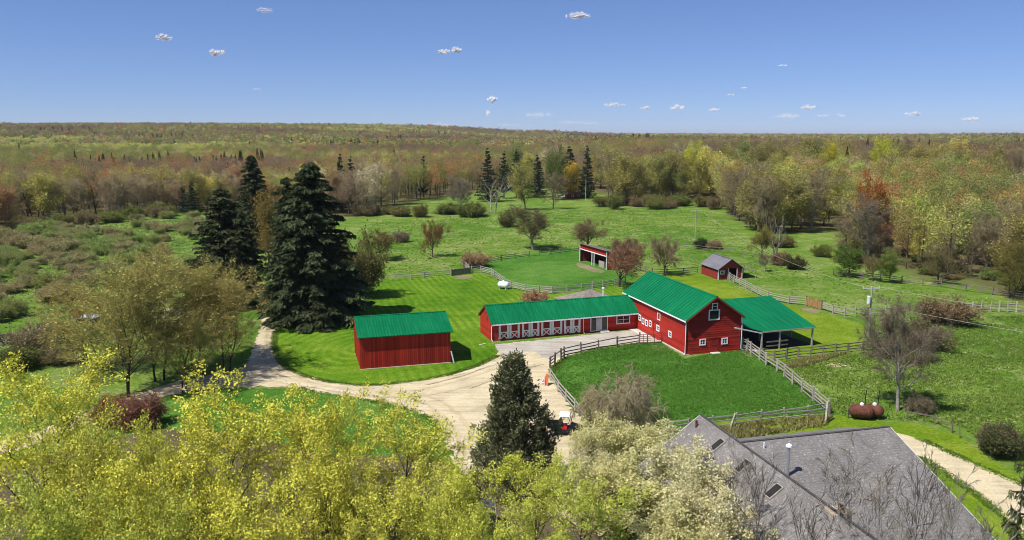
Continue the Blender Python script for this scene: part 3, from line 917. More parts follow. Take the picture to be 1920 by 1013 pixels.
m = MB(); m.box(Wg - 0.14, Wg + 0.06, -0.06, 0.0, -0.1, he - 0.3); m.build('corner_board', M['trim'], t)
fr2(t, (0.45, 0, 1.05), (1, 0, 0), 0.85, 0.75, 0.14, 'window', 'white', 'glass')
m = MB(); m.box(Wg * 0.42 - 0.1, Wg * 0.42 + 0.08, -0.05, -0.001, -0.1, he - 0.1); m.box(Wg * 0.78 - 0.08, Wg * 0.78 + 0.1, -0.05, -0.001, -0.1, he - 0.1); m.build('door_post', M['trim'], t)
m = MB()
plane_slab(m, (Wg + 0.32, 0.2, he - 0.35), (Wg + 0.32, 5.4, he - 0.35), (Wg + 3.3, 5.4, he - 0.9), (Wg + 3.3, 0.2, he - 0.9), 0.06)
m.build('side_roof', M['greydark'], t)
for y in (0.35, 5.2):
    m = MB(); m.box(Wg + 3.1, Wg + 3.22, y - 0.06, y + 0.06, -0.1, he - 0.95); m.build('post', M['grey'], t)

# ---- run-in shed
b0, b1 = np.array(G(1087, 490)[:2]), np.array(G(1138, 507)[:2])
dd = b1 - b0; Lr = 8.2; ra = math.atan2(dd[1], dd[0])
t = thing('run_in_shed', 'three sided red run-in shed with two open bays facing the rounded paddock', 'shed', (b0[0], b0[1], 0), ra)
Lr = float(np.linalg.norm(dd)); zh = topz(b0[0], b0[1], 455)
m = MB(); plane_slab(m, (-0.2, -0.4, zh), (Lr + 0.2, -0.4, zh), (Lr + 0.2, 5.4, zh - 1.3), (-0.2, 5.4, zh - 1.3), 0.12); m.build('roof', M['greydark'], t)
m = MB(); m.box(0, Lr, -0.02, 0.12, zh * 0.64, zh - 0.16); m.build('fascia_wall', M['redboard'], t)
m = MB(); m.box(0, Lr, 5.0, 5.12, -0.2, zh - 1.3); m.build('wall', M['redold'], t)
m = MB(); m.box(-0.0, 0.12, 0.13, 4.99, -0.2, zh - 1.35); m.build('wall', M['redold'], t)
m = MB(); m.box(Lr - 0.12, Lr, 0.13, 4.99, -0.2, zh - 1.35); m.build('wall', M['redold'], t)
for x in (0.0, Lr * 0.46, Lr * 0.54, Lr - 0.3):
    m = MB(); m.box(x, x + 0.3, -0.1, -0.021, -0.2, zh * 0.66 if 0 < x < Lr - 0.4 else zh - 0.2); m.build('post', M['trim'], t)
m = MB(); m.box(0.3, Lr - 0.3, -0.1, -0.021, zh * 0.66, zh * 0.66 + 0.18); m.build('door_header', M['white'], t)
m = MB(); m.box(Lr * 0.62, Lr * 0.8, 0.6, 1.9, -0.1, 1.2)
bl = link('hay_bale', m.mesh('hay_bale', M['grey'])); bl.location = (b0[0], b0[1], 0.1); bl.rotation_euler = (0, 0, ra)
tag(bl, 'pale grey bale standing in the right bay of the run-in shed', 'bale')

# ---- low shingled hip roof behind the stable, with a white vent pipe
pk = np.array(TA(1107, 543, 131.0))
t = thing('pump_house', 'low outbuilding with hipped brown grey roof peeking over the stable ridge', 'outbuilding', (pk[0], pk[1], 0), 0.33)
m = MB(); zp = pk[2]; ze = zp - 1.9; a_, b_ = 5.0, 4.2
m.add([(-a_, -b_, ze), (a_, -b_, ze), (a_, b_, ze), (-a_, b_, ze), (0, 0, zp)], [(0, 1, 4), (1, 2, 4), (2, 3, 4), (3, 0, 4), (3, 2, 1, 0)]); m.build('roof', M['shingle2'], t)
m = MB(); m.box(-a_ + 0.5, a_ - 0.5, -b_ + 0.5, b_ - 0.5, -0.2, ze - 0.004); m.build('wall', M['red'], t)
m = MB(); m.tube([(2.3, -0.3, zp - 1.05), (2.3, -0.3, zp - 0.55)], 0.09, 8); m.build('vent_pipe', M['white'], t)
q = TA(1131, 557, 122.0)
vp = thing('flue', 'white capped flue standing up behind the stable roof', 'flue', (q[0], q[1], 0))
zt = topz(q[0], q[1], 539)
MB().tube([(0, 0, 0), (0, 0, zt - 0.2)], 0.11, 8).build('pipe', M['white'], vp)
MB().tube([(0, 0, zt - 0.2), (0, 0, zt)], [0.2, 0.16], 8).build('cap', M['white'], vp)

# ---- farmhouse in the foreground
hd = np.array((28.19 - 18.72, 56.0 - 53.6)); hd /= np.linalg.norm(hd)
ha = math.atan2(hd[1], hd[0])
t = thing('farmhouse', 'foreground farmhouse with large grey shingled roof, skylights and a stone chimney', 'house', (28.19, 56.0, 0), ha)
zr = 6.5
# local: x along the main ridge (right end = 0, runs to -15), y away from the viewer
m = MB()
plane_slab(m, (-15, -11.5, zr - 4.45), (0, -11.5, zr - 4.45), (0, 0, zr), (-15, 0, zr), 0.2)
plane_slab(m, (0.0, 4.9, zr - 1.9), (-14, 4.9, zr - 1.9), (-14, 0, zr), (0, 0, zr), 0.2)
ro = m.build('roof', M['shingle'], t)
m = MB(); m.bar((-14, 0.02, zr + 0.02), (0.0, 0.02, zr + 0.015), 0.22, 0.04); m.build('ridge_cap', M['shingle3'], ro)
m = MB(); m.bar((0.04, -11.5, zr - 4.58), (0.04, 0, zr - 0.13), 0.05, 0.22); m.bar((0.04, 4.9, zr - 2.03), (0.04, 0, zr - 0.13), 0.05, 0.22); m.build('rake_board', M['trim'], t)
m = MB(); m.box(-14.5, -0.6, -10.6, 4.2, -0.2, zr - 4.7); m.add([(-0.85, -10.4, zr - 4.7), (-0.85, 4.1, zr - 4.7), (-0.85, 4.1, zr - 2.0), (-0.85, 0, zr - 0.35), (-0.6, -10.4, zr - 4.7), (-0.6, 4.1, zr - 4.7), (-0.6, 4.1, zr - 2.0), (-0.6, 0, zr - 0.35)],
      [(0, 1, 2, 3), (7, 6, 5, 4), (1, 5, 6, 2), (3, 7, 4, 0), (2, 6, 7, 3)]); m.build('wall', M['cream'], t)
# wing: ridge runs towards the viewer
wx, wy = -13.75, 4.0
zw, ky = 7.2, 0.72
def inv(p):
    d_ = np.array(p[:2]) - np.array((28.19, 56.0)); return float(d_ @ hd), float(d_ @ np.array((-hd[1], hd[0])))
wr = inv(TA(1318, 777, 56.7)); wf = inv(TA(1565, 962, 41.0))
xw = 0.5 * (wr[0] + wf[0]); y1w = wr[1]; y0w = wf[1] - 6
m = MB()
plane_slab(m, (xw - 5.2, y0w, zw - 5.2 * ky), (xw - 5.2, y1w, zw - 5.2 * ky), (xw, y1w, zw), (xw, y0w, zw), 0.2)
plane_slab(m, (xw + 5.6, y1w, zw - 5.6 * ky), (xw + 5.6, y0w, zw - 5.6 * ky), (xw, y0w, zw), (xw, y1w, zw), 0.2)
ro2 = m.build('wing_roof', M['shingle'], t)
m = MB(); m.bar((xw, y0w, zw + 0.03), (xw, y1w + 0.02, zw + 0.02), 0.16, 0.05); m.build('ridge_cap', M['shingle3'], ro2)
m = MB(); m.bar((xw - 5.2, y1w + 0.03, zw - 5.2 * ky - 0.12), (xw, y1w + 0.03, zw - 0.12), 0.05, 0.2); m.bar((xw + 5.6, y1w + 0.03, zw - 5.6 * ky - 0.12), (xw, y1w + 0.03, zw - 0.12), 0.05, 0.2); m.build('rake_board', M['trim'], t)
m = MB(); m.box(xw - 4.5, xw + 4.4, y0w + 0.5, y1w - 0.5, -0.2, zw - 5.6 * ky - 0.25); m.build('wall', M['cream'], t)
# skylights on the wing's left slope
def on_left_slope(px, py):
    """point on the wing's left slope at that bearing, in the house frame"""
    c0 = np.array((*inv((0, 0)), CAMZ)); d_ = ray(px, py); c1 = np.array((*inv((d_[0], d_[1])), CAMZ + d_[2])); d_ = c1 - c0
    # z = zw + ky * (x - xw)
    s_ = (zw + ky * (c0[0] - xw) - c0[2]) / (d_[2] - ky * d_[0])
    return c0 + s_ * d_
for spx, spy in ((1346, 836), (1394, 876), (1452, 923)):
    c = on_left_slope(spx, spy)
    n = np.array((-ky, 0, 1.0)); n /= np.linalg.norm(n)
    sl = np.array((-1.0, 0, -ky)); sl /= np.linalg.norm(sl)
    f = MB(); q = []
    for h in (0.0, 0.14):
        for su, sv in ((-1, -1), (1, -1), (1, 1), (-1, 1)):
            q.append(c + sl * su * 0.56 + np.array((0, 1.0, 0)) * sv * 0.34 + n * h)
    f.hexa(q); fo = f.build('skylight', M['grey'], t)
    g = MB(); q = []
    for h in (0.141, 0.155):
        for su, sv in ((-1, -1), (1, -1), (1, 1), (-1, 1)):
            q.append(c + sl * su * 0.50 + np.array((0, 1.0, 0)) * sv * 0.28 + n * h)
    g.hexa(q); g.build('pane', M['skyglass'], fo)
def roof_z(x, y):
    return zr + 4.45 / 11.5 * y if y < 0 else zr - 1.9 / 4.9 * y
px_, py_ = inv(TA(1476, 893, 50.2)); zz = roof_z(px_, py_)
fl = MB(); fl.tube([(px_, py_, zz - 0.2), (px_, py_, zz + 2.0)], 0.11, 10); fo = fl.build('flue', M['steel'], t)
fl = MB(); fl.tube([(px_, py_, zz + 2.0), (px_, py_, zz + 2.08), (px_, py_, zz + 2.2), (px_, py_, zz + 2.28)], [0.17, 0.22, 0.2, 0.08], 12); fl.build('flue_cap', M['white'], fo)
px_, py_ = inv(TA(1432, 848, 52.6)); zz = roof_z(px_, py_)
MB().tube([(px_, py_, zz - 0.1), (px_, py_, zz + 0.42)], 0.05, 8).build('vent_pipe', M['white'], t)
MB().tube([(xw - 0.8, y1w - 0.9, zw - 0.7), (xw - 0.8, y1w - 0.9, zw - 0.05)], 0.09, 8).build('vent_pipe', M['rust'], t)
cq = TA(1570, 985, 41.5); cx_, cy_ = inv(cq)
m = MB(); m.box(cx_ - 0.55, cx_ + 0.55, cy_ - 0.45, cy_ + 0.45, 2.5, 7.02); ch = m.build('chimney', M['stone'], t)
m = MB(); m.box(cx_ - 0.65, cx_ + 0.65, cy_ - 0.55, cy_ + 0.55, 7.023, 7.14); m.build('chimney_cap', M['stone'], ch)
m = MB(); m.tube([(cx_ + 0.15, cy_, 7.14), (cx_ + 0.15, cy_, 7.42)], 0.14, 8); m.build('chimney_pot', M['rust'], ch)

# ---- garage roof glimpsed below the maples
gq = TA(770, 975, 47.0)
t = thing('garage', 'dark roofed garage glimpsed between the yellow maples at the bottom', 'garage', (gq[0], gq[1], 0), 0.12)
gable_roof(t, 11, 8, 2.5, 4.3, 0.3, 0.3, M['shingle3'], 0, M['white'], 'white')
gable_body(t, 11, 8, 2.5, 4.3, M['cream'])
for o in t.children_recursive:
    pass
t.location = (gq[0] - 5.5, gq[1] - 3.0, 0)

# ------------------------------------------------------------------ fences
POST = MB().box(-0.5, 0.5, -0.5, 0.5, 0, 1)
RAIL = MB().hexa([(0, -0.5, -0.5), (0, 0.5, -0.5), (0, 0.5, 0.5), (0, -0.5, 0.5), (1, -0.4, -0.5), (1, 0.4, -0.5), (1, 0.4, 0.5), (1, -0.4, 0.5)])
POSTM, RAILM = {}, {}
def fence(name, label, pts, rails=3, h=1.25, mat='grey', bay=2.5, world=False, missing=0.0, ph=None, pw=0.15, postmat=None, group=None):
    pts = pts if world else [G(*p)[:2] for p in pts]
    t = thing(name, label, 'fence', (pts[0][0], pts[0][1], float(H(pts[0][0], pts[0][1]))), 0, group)
    ox, oy, oz = t.location
    if mat not in RAILM: RAILM[mat] = RAIL.mesh('rail', M[mat])
    pm = postmat or mat
    if pm not in POSTM: POSTM[pm] = POST.mesh('post', M[pm])
    nodes = []
    for i in range(len(pts) - 1):
        a = np.array(pts[i]); b = np.array(pts[i + 1])
        n = max(1, int(round(np.linalg.norm(b - a) / bay)))
        nodes += [a + (b - a) * k / n for k in range(n)]
    nodes.append(np.array(pts[-1]))
    ph = ph or h + 0.15
    for p in nodes:
        o = link('post', POSTM[pm], t)
        o.location = (p[0] - ox, p[1] - oy, float(H(*p)) - oz - 0.15)
        o.scale = (pw, pw, ph + 0.15 + random.uniform(-0.08, 0.12))
        o.rotation_euler = (random.gauss(0, 0.035), random.gauss(0, 0.035), random.uniform(0, 1.5))
    for a, b in zip(nodes[:-1], nodes[1:]):
        d = b - a; l = float(np.linalg.norm(d)); an = math.atan2(d[1], d[0])
        za, zb = float(H(*a)), float(H(*b))
        for k in range(rails):
            if random.random() < missing: continue
            z = h * (k + 1) / rails - 0.05 + random.gauss(0, 0.025)
            tilt = math.atan2(zb - za + random.gauss(0, 0.05), l)
            o = link('rail', RAILM[mat], t)
            nx_, ny_ = -math.sin(an) * 0.06, math.cos(an) * 0.06
            o.location = (a[0] - ox + nx_ - 0.1 * math.cos(an), a[1] - oy + ny_ - 0.1 * math.sin(an), za - oz + z)
            o.scale = (l + 0.2, 0.07, 0.12)
            o.rotation_euler = (random.gauss(0, 0.1), -tilt, an)
    return t

fence('rail_fence', 'grey rail fence along the back edge of the striped lawn', [(688, 530), (770, 525), (846, 518)], 3, 1.2, 'grey', 3.0, missing=0.1)
fence('rail_fence', 'short rail fence running back from the wooden lawn gate', [(882, 513), (868, 498)], 4, 1.3, 'grey', 2.6)
fence('rail_fence', 'pale curving rail fence between the striped lawn and the rounded paddock', [(884, 512), (902, 511), (922, 516), (932, 524), (948, 536), (958, 541), (985, 547), (1036, 552), (1063, 549), (1090, 546), (1130, 541), (1172, 533)], 4, 1.3, 'grey', 2.6)
fence('rail_fence', 'dark rail fence along the far side of the rounded paddock', [(870, 502), (900, 497), (940, 489), (992, 483), (1050, 476), (1086, 472)], 3, 1.2, 'greydark', 3.2, missing=0.15)
fence('yard_fence', 'two rail brown fence between the stable yard and the paddock', [(1031, 690), (1040, 684), (1052, 676), (1058, 671), (1090, 664), (1123, 657), (1157, 651), (1198, 645)], 3, 1.25, 'greydark', 9.0, ph=1.5, missing=0.15, pw=0.17)
fence('rail_fence', 'pale three rail fence beside the parked utility cart', [(1032, 714), (1046, 736), (1061, 754), (1078, 774), (1096, 795), (1110, 808)], 3, 1.3, 'grey', 9.0, pw=0.17)
fence('rail_fence', 'long grey rail fence running from the main barn corner to the rusty tanks', [(1391, 655), (1400, 658), (1408, 664), (1424, 676), (1436, 685), (1456, 697), (1470, 708), (1486, 721), (1503, 736), (1525, 753), (1552, 777)], 4, 1.45, 'grey', 3.4, pw=0.19, missing=0.05)
fence('rail_fence', 'dark rail fence crossing in front of the open shed', [(1428, 676), (1452, 677), (1474, 674), (1496, 670), (1520, 669), (1543, 666), (1566, 664), (1590, 661), (1618, 657), (1640, 656)], 3, 1.25, 'greydark', 9.0, pw=0.2)
fence('rail_fence', 'grey rail fence between the paddock and the farmhouse roof', [(1552, 777), (1516, 783), (1468, 788), (1425, 793), (1378, 799), (1335, 804), (1290, 808), (1250, 813), (1190, 818)], 3, 1.2, 'grey', 9.0, pw=0.14)
fence('rail_fence', 'pale rail fence from the horse shelter down behind the open shed', [(1360, 520), (1376, 530), (1398, 541), (1420, 553), (1440, 562), (1478, 570), (1510, 573)], 4, 1.35, 'grey', 3.0)
fence('rail_fence', 'pale rail fence right of the tan gate beyond the open shed', [(1540, 581), (1562, 588), (1584, 593)], 4, 1.3, 'grey', 3.0)
fence('post_fence', 'sparse pale post fence behind the near utility pole', [(1584, 593), (1604, 594), (1624, 592), (1660, 592), (1700, 590)], 2, 1.2, 'grey', 9.0, ph=1.7)
fence('post_fence', 'pale post and rail fence at the right edge of the pasture', [(1805, 585), (1823, 585), (1840, 585), (1857, 585), (1873, 585), (1889, 585), (1905, 586), (1930, 588)], 3, 1.3, 'greydark', 9.0, ph=1.75, postmat='grey', pw=0.2)
fence('rail_fence', 'dark rail fence below the bright green tree at the wood edge', [(1562, 517), (1590, 520), (1618, 524), (1650, 527), (1690, 532), (1730, 536), (1765, 539), (1810, 546), (1860, 553), (1920, 561)], 3, 1.3, 'greydark', 3.2)
fence('rail_fence', 'dark rail fence behind the main barn roof beside the round bare tree', [(1180, 500), (1200, 508), (1222, 516), (1250, 517), (1282, 515), (1308, 513)], 3, 1.3, 'greydark', 3.0)
fence('rail_fence', 'faint rail fence crossing the pasture behind the horse shelter', [(1268, 464), (1302, 468), (1350, 473), (1392, 477), (1430, 484)], 2, 1.1, 'greydark', 4.5, missing=0.3)
fence('post_fence', 'broken wire fence with leaning posts beside the dirt track', [(1556, 778), (1590, 785), (1648, 781), (1700, 786), (1752, 796), (1785, 812), (1800, 822)], 1, 0.8, 'greydark', 4.5, ph=1.1, missing=0.75, pw=0.1)

def board_gate(label, p0, p1, h, mat, n=9):
    a, b = np.array(G(*p0)[:2]), np.array(G(*p1)[:2])
    d = b - a; l = float(np.linalg.norm(d))
    t = thing('board_gate', label, 'gate', (a[0], a[1], 0.0), math.atan2(d[1], d[0]))
    for i in range(n):
        m = MB(); m.box(l * i / n + 0.03, l * (i + 1) / n - 0.03, -0.03, 0.03, 0.1, h + random.uniform(-.05, .05)); m.build('board', M[mat], t)
    m = MB(); m.box(0, l, 0.031, 0.08, 0.3, 0.42); m.box(0, l, 0.031, 0.08, h - 0.35, h - 0.22); m.build('cross_rail', M[mat], t)
    for x in (-0.12, l + 0.12):
        m = MB(); m.box(x - 0.09, x + 0.09, -0.09, 0.09, -0.1, h + 0.2); m.build('post', M['greydark'], t)
board_gate('brown wooden gate at the back of the striped lawn', (848, 518), (881, 514), 1.35, 'greydark', 10)
board_gate('tan wooden gate in the pale fence beyond the open shed', (1511, 573), (1539, 581), 1.4, 'tanwood', 9)
def tube_gate(label, p0, p1, h=1.3):
    a, b = np.array(G(*p0)[:2]), np.array(G(*p1)[:2])
    d = b - a; l = float(np.linalg.norm(d))
    t = thing('tube_gate', label, 'gate', (a[0], a[1], 0.0), math.atan2(d[1], d[0]))
    for k in range(5):
        z = 0.2 + (h - 0.2) * k / 4
        m = MB(); m.tube([(0, 0, z), (l, 0, z)], 0.03, 6); m.build('rail', M['rust'], t)
    for x in (0.0, l / 2, l):
        m = MB(); m.tube([(x, 0.0, 0.1), (x, 0.0, h + 0.02)], 0.035, 6); m.build('upright', M['rust'], t)
tube_gate('rusty tube gate closing the yard at the main barn wall', (1214, 645), (1240, 643))
tube_gate('rusty tube gate beside the yard fence end post', (1199, 645), (1213, 645))
def brace(label, p, top, lean, h, mat='grey'):
    x, y, z = G(*p)
    t = thing('brace_post', label, 'post', (x, y, z))
    MB().bar((0, 0, -0.1), (lean[0], lean[1], h), 0.16, 0.14).build('post', M[mat], t)
brace('tall leaning brace post where two fences meet by the rusty tanks', (1547, 796), 0, (0.45, 0.9, 2.1), 2.1)
brace('pale leaning post left of the farmhouse ridge', (1368, 806), 0, (0.6, 0.4, 1.5), 1.5)
brace('dark bare post standing in the paddock by the weeping tree', (1153, 768), 0, (0.0, 0.0, 3.0), 3.0, 'barkdark')

# ------------------------------------------------------------------ tanks
def capsule(mb, l, r, z, k=16):
    pts, rs = [], []
    for i in range(6):
        a = math.pi / 2 * i / 5
        pts.append((-l / 2 + r * 0.8 - math.cos(a) * r * 0.8, 0, z)); rs.append(max(0.02, r * math.sin(a)))
    for i in range(6):
        a = math.pi / 2 * (1 - i / 5)
        pts.append((l / 2 - r * 0.8 + math.cos(a) * r * 0.8, 0, z)); rs.append(max(0.02, r * math.sin(a)))
    mb.tube(pts, rs, k)
def tank(name, label, p, l, r, rz, mat, z=None, cap='white', hose=False):
    x, y, z0 = G(*p)
    t = thing(name, label, 'tank', (x, y, z0), rz)
    z = z or r + 0.25
    m = MB(); capsule(m, l, r, z); m.build('tank_shell', M[mat], t, smooth=True)
    for s in (-1, 1):
        m = MB(); m.box(s * l * 0.28 - 0.06, s * l * 0.28 + 0.06, -r * 0.6, r * 0.6, -0.05, z - r * 0.75); m.build('leg', M['conc' if mat == 'white' else 'black'], t)
    m = MB(); m.tube([(0, 0, z + r - 0.05), (0, 0, z + r + 0.12), (0, 0, z + r + 0.2)], [0.2, 0.2, 0.1], 10); m.build('lid', M[cap], t)
    if hose:
        m = MB(); m.tube([(0.3, 0.1, z + r - 0.05), (0.3, 0.1, z + r + 0.9), (0.35, 0.1, z + r + 1.5)], 0.045, 6); m.build('vent_pipe', M['black'], t)
tank('propane_tank', 'white propane tank on the striped lawn beside the curving fence', (944, 542), 2.3, 0.62, -0.55, 'white', 0.8)
tank('fuel_tank', 'larger rusty fuel tank, the left one of the pair by the farmhouse roof', (1614, 786), 2.3, 0.66, -0.25, 'rust', 0.85, 'white', True)
tank('fuel_tank', 'smaller rusty fuel tank, the right one of the pair by the bare tree', (1638, 784), 1.8, 0.60, -0.5, 'rust', 0.8, 'white', True)

# ------------------------------------------------------------------ utility poles and wires
def upole(name, label, p, top_py, arm=True, transformer=False, mat='grey', armang=0.3):
    x, y, z = G(*p)
    h = topz(x, y, top_py) - z
    t = thing(name, label, 'utility pole', (x, y, z), armang)
    MB().tube([(0, 0, -0.3), (0, 0, h)], [0.17, 0.11], 8).build('pole', M[mat], t)
    if arm:
        MB().box(-1.25, 1.25, 0.1, 0.2, h - 0.32, h - 0.18).build('crossarm', M['trim'], t)
        for xx in (-1.15, 0.0, 1.15):
            MB().tube([(xx, 0.15, h - 0.18), (xx, 0.15, h + 0.02)], 0.06, 6).build('insulator', M['insul'], t)
    if transformer:
        m = MB(); m.tube([(-0.38, -0.05, h - 2.35), (-0.38, -0.05, h - 1.35), (-0.38, -0.05, h - 1.25)], [0.25, 0.25, 0.18], 12); tr = m.build('transformer', M['insul'], t)
        MB().tube([(-0.38, -0.05, h - 1.26), (-0.38, -0.05, h - 1.0)], 0.05, 6).build('bushing', M['greydark'], tr)
    return np.array((x, y, z + h))
p1 = upole('utility_pole', 'pale utility pole with crossarm and transformer near the open shed', (1628, 632), 538, True, True, 'grey', 0.1)
p2 = upole('utility_pole', 'slim utility pole with crossarm standing in the far pasture', (1303, 460), 394, True, False, 'grey', 0.25)
p3 = upole('utility_pole', 'distant bare pale pole at the far tree line beside the red cabin', (1098, 384), 336, False, False, 'grey')
def wire(label, a, b, sag):
    a = np.array(a); b = np.array(b)
    pts = [a + (b - a) * s - np.array((0, 0, sag * 4 * s * (1 - s))) for s in np.linspace(0, 1, 25)]
    o = MB().tube(pts, 0.022, 4, False).build('power_line', M['wire'])
    tag(o, label, 'power line')
far1 = np.array((95.0, 62.0, 8.2))
wire('upper power line from the near utility pole down across the right pasture', p1 + (1.15, 0.1, -0.05), far1, 1.4)
wire('lower power line from the near utility pole down across the right pasture', p1 + (0.2, 0.1, -2.4), far1 + (-3, 1, -1.2), 1.6)
wire('power line strung between the far pasture pole and the near utility pole', p2 + (1.15, 0.1, -0.05), p1 + (-1.15, 0.1, -0.05), 2.0)

# ------------------------------------------------------------------ utility cart, board stack, junk
def wheel(parent, x, y, r, w_):
    m = MB(); m.tube([(x, y - w_ / 2, r), (x, y - w_ / 2 + 0.04, r), (x, y + w_ / 2 - 0.04, r), (x, y + w_ / 2, r)], [r * 0.86, r, r, r * 0.86], 16); wo = m.build('wheel', M['tyre'], parent)
    m = MB(); m.tube([(x, y - w_ / 2 - 0.015, r), (x, y + w_ / 2 + 0.015, r)], r * 0.52, 12); m.build('rim', M['steel'], wo)
ux, uy, uz = G(1050, 817)
t = thing('utility_cart', 'dark utility cart with white roof and red seat parked behind the dark evergreen', 'utility cart', (ux + 0.55, uy + 0.4, 0.03), -0.12)
m = MB(); m.hexa([(-0.4, -0.65, 0.35), (1.25, -0.6, 0.35), (1.25, 0.6, 0.35), (-0.4, 0.65, 0.35), (-0.4, -0.65, 0.62), (0.55, -0.62, 0.66), (0.55, 0.62, 0.66), (-0.4, 0.65, 0.62)]); m.build('floor_pan', M['black'], t)
m = MB(); m.hexa([(0.5, -0.62, 0.6), (1.6, -0.52, 0.55), (1.6, 0.52, 0.55), (0.5, 0.62, 0.6), (0.5, -0.6, 1.02), (1.55, -0.42, 0.78), (1.55, 0.42, 0.78), (0.5, 0.6, 1.02)]); m.build('hood', M['black'], t)
m = MB(); m.box(-1.65, -0.42, -0.68, 0.68, 0.7, 0.76); m.box(-1.65, -1.6, -0.68, 0.68, 0.76, 1.1); m.box(-1.6, -0.42, -0.68, -0.63, 0.76, 1.1); m.box(-1.6, -0.42, 0.63, 0.68, 0.76, 1.1); m.build('cargo_bed', M['black'], t)
m = MB(); m.box(-0.35, 0.15, -0.58, 0.58, 0.63, 0.85); se = m.build('seat', M['redseat'], t)
m = MB(); m.hexa([(-0.38, -0.58, 0.855), (-0.26, -0.58, 0.855), (-0.26, 0.58, 0.855), (-0.38, 0.58, 0.855), (-0.5, -0.55, 1.4), (-0.4, -0.55, 1.4), (-0.4, 0.55, 1.4), (-0.5, 0.55, 1.4)]); m.build('backrest', M['black'], se)
m = MB()
for y in (-0.6, 0.6):
    m.tube([(-0.42, y, 0.7), (-0.42, y, 1.86)], 0.03, 6); m.tube([(0.62, y, 0.9), (0.28, y, 1.86)], 0.03, 6); m.tube([(-0.42, y, 1.86), (0.28, y, 1.86)], 0.03, 6)
m.build('roll_cage', M['black'], t)
m = MB(); m.hexa([(-0.6, -0.66, 1.89), (0.42, -0.66, 1.89), (0.42, 0.66, 1.89), (-0.6, 0.66, 1.89), (-0.52, -0.6, 1.98), (0.36, -0.6, 1.98), (0.36, 0.6, 1.98), (-0.52, 0.6, 1.98)]); m.build('roof', M['white'], t)
m = MB(); m.tube([(0.5, -0.3, 1.0), (0.25, -0.3, 1.15)], 0.03, 6); m.tube([(0.22, -0.46, 1.17), (0.28, -0.3, 1.3), (0.22, -0.14, 1.17)], 0.02, 6); m.build('steering_wheel', M['black'], t)
for x in (-1.15, 1.12):
    for y in (-0.62, 0.62):
        wheel(t, x, y, 0.33, 0.26)
for y in (-0.3, 0.3):
    m = MB(); m.box(1.575, 1.6, y - 0.1, y + 0.1, 0.62, 0.72); m.build('headlight', M['white'], t)

bx_, by_, _ = G(1021, 722)
t = thing('barrier_board', 'orange board panel with a white A shaped trestle at the yard fence corner', 'barrier', (bx_, by_, 0.03), -1.0)
t.scale = (0.72, 0.72, 0.72)
m = MB(); m.hexa([(-0.8, 0, 0.1), (0.9, 0, 0.1), (0.9, 0.06, 0.1), (-0.8, 0.06, 0.1), (-0.2, 0.5, 1.7), (0.3, 0.5, 1.7), (0.3, 0.56, 1.7), (-0.2, 0.56, 1.7)]); m.build('panel', M['orange'], t)
m = MB(); m.bar((-0.6, -0.5, 0), (0.0, -0.1, 1.2), 0.09); m.bar((0.6, -0.5, 0), (0.0, -0.1, 1.2), 0.09); m.bar((-0.4, -0.36, 0.42), (0.4, -0.36, 0.42), 0.08); m.build('trestle', M['white'], t)

# pale wrapped post under the big spruce
x, y, z = G(594, 606)
t = thing('garden_umbrella', 'folded pale grey garden umbrella standing at the foot of the big spruce', 'umbrella', (x, y, z))
MB().tube([(0, 0, 0), (0, 0, 0.6)], 0.04, 6).build('pole', M['steel'], t)
MB().tube([(0, 0, 0.5), (0, 0, 0.9), (0, 0, 1.7), (0, 0, 2.2)], [0.22, 0.25, 0.13, 0.03], 8).build('canopy', M['trim'], t)

x, y, z = G(12, 645)
t = thing('trailer', 'black flatbed trailer parked in the grass at the left edge', 'trailer', (x, y, z), 0.25)
m = MB(); m.box(-2.2, 2.2, -0.9, 0.9, 0.55, 0.7); m.build('bed', M['black'], t)
m = MB(); m.box(-2.2, 2.2, -0.9, -0.84, 0.7, 1.15); m.box(-2.2, 2.2, 0.84, 0.9, 0.7, 1.15); m.box(-2.2, -2.14, -0.84, 0.84, 0.7, 1.15); m.build('side_panel', M['black'], t)
m = MB(); m.bar((2.2, 0, 0.6), (3.3, 0, 0.5), 0.1); m.build('drawbar', M['steel'], t)
for yy in (-0.95, 0.95): wheel(t, -0.3, yy, 0.34, 0.2)
x, y, z = G(168, 604)
t = thing('hay_wagon', 'red farm wagon loaded with pale boards behind the budding trees', 'wagon', (x, y, z), 0.2)
m = MB(); m.box(-1.9, 1.5, -0.9, 0.9, 0.75, 0.9); m.build('bed', M['trim'], t)
m = MB(); m.hexa([(-1.9, -0.9, 0.9), (-1.2, -0.9, 0.9), (-1.2, 0.9, 0.9), (-1.9, 0.9, 0.9), (-2.1, -0.9, 1.6), (-1.5, -0.9, 1.6), (-1.5, 0.9, 1.6), (-2.1, 0.9, 1.6)]); m.build('headboard', M['orange'], t)
for k in range(4):
    m = MB(); m.box(-0.9, 1.9, -0.8 + 0.4 * k, -0.45 + 0.4 * k, 0.905, 1.02 + 0.03 * k); m.build('load_board', M['white'], t)
for xx in (-1.2, 0.9):
    for yy in (-0.9, 0.9): wheel(t, xx, yy, 0.36, 0.2)
x, y, z = G(318, 600)
t = thing('pickup_truck', 'white pickup truck half hidden behind the tall budding trees', 'truck', (x, y, z), 0.15)
m = MB(); m.hexa([(-2.4, -0.85, 0.5), (2.4, -0.85, 0.5), (2.4, 0.85, 0.5), (-2.4, 0.85, 0.5), (-2.4, -0.85, 1.0), (2.4, -0.8, 0.95), (2.4, 0.8, 0.95), (-2.4, 0.85, 1.0)]); bd = m.build('body', M['white'], t)
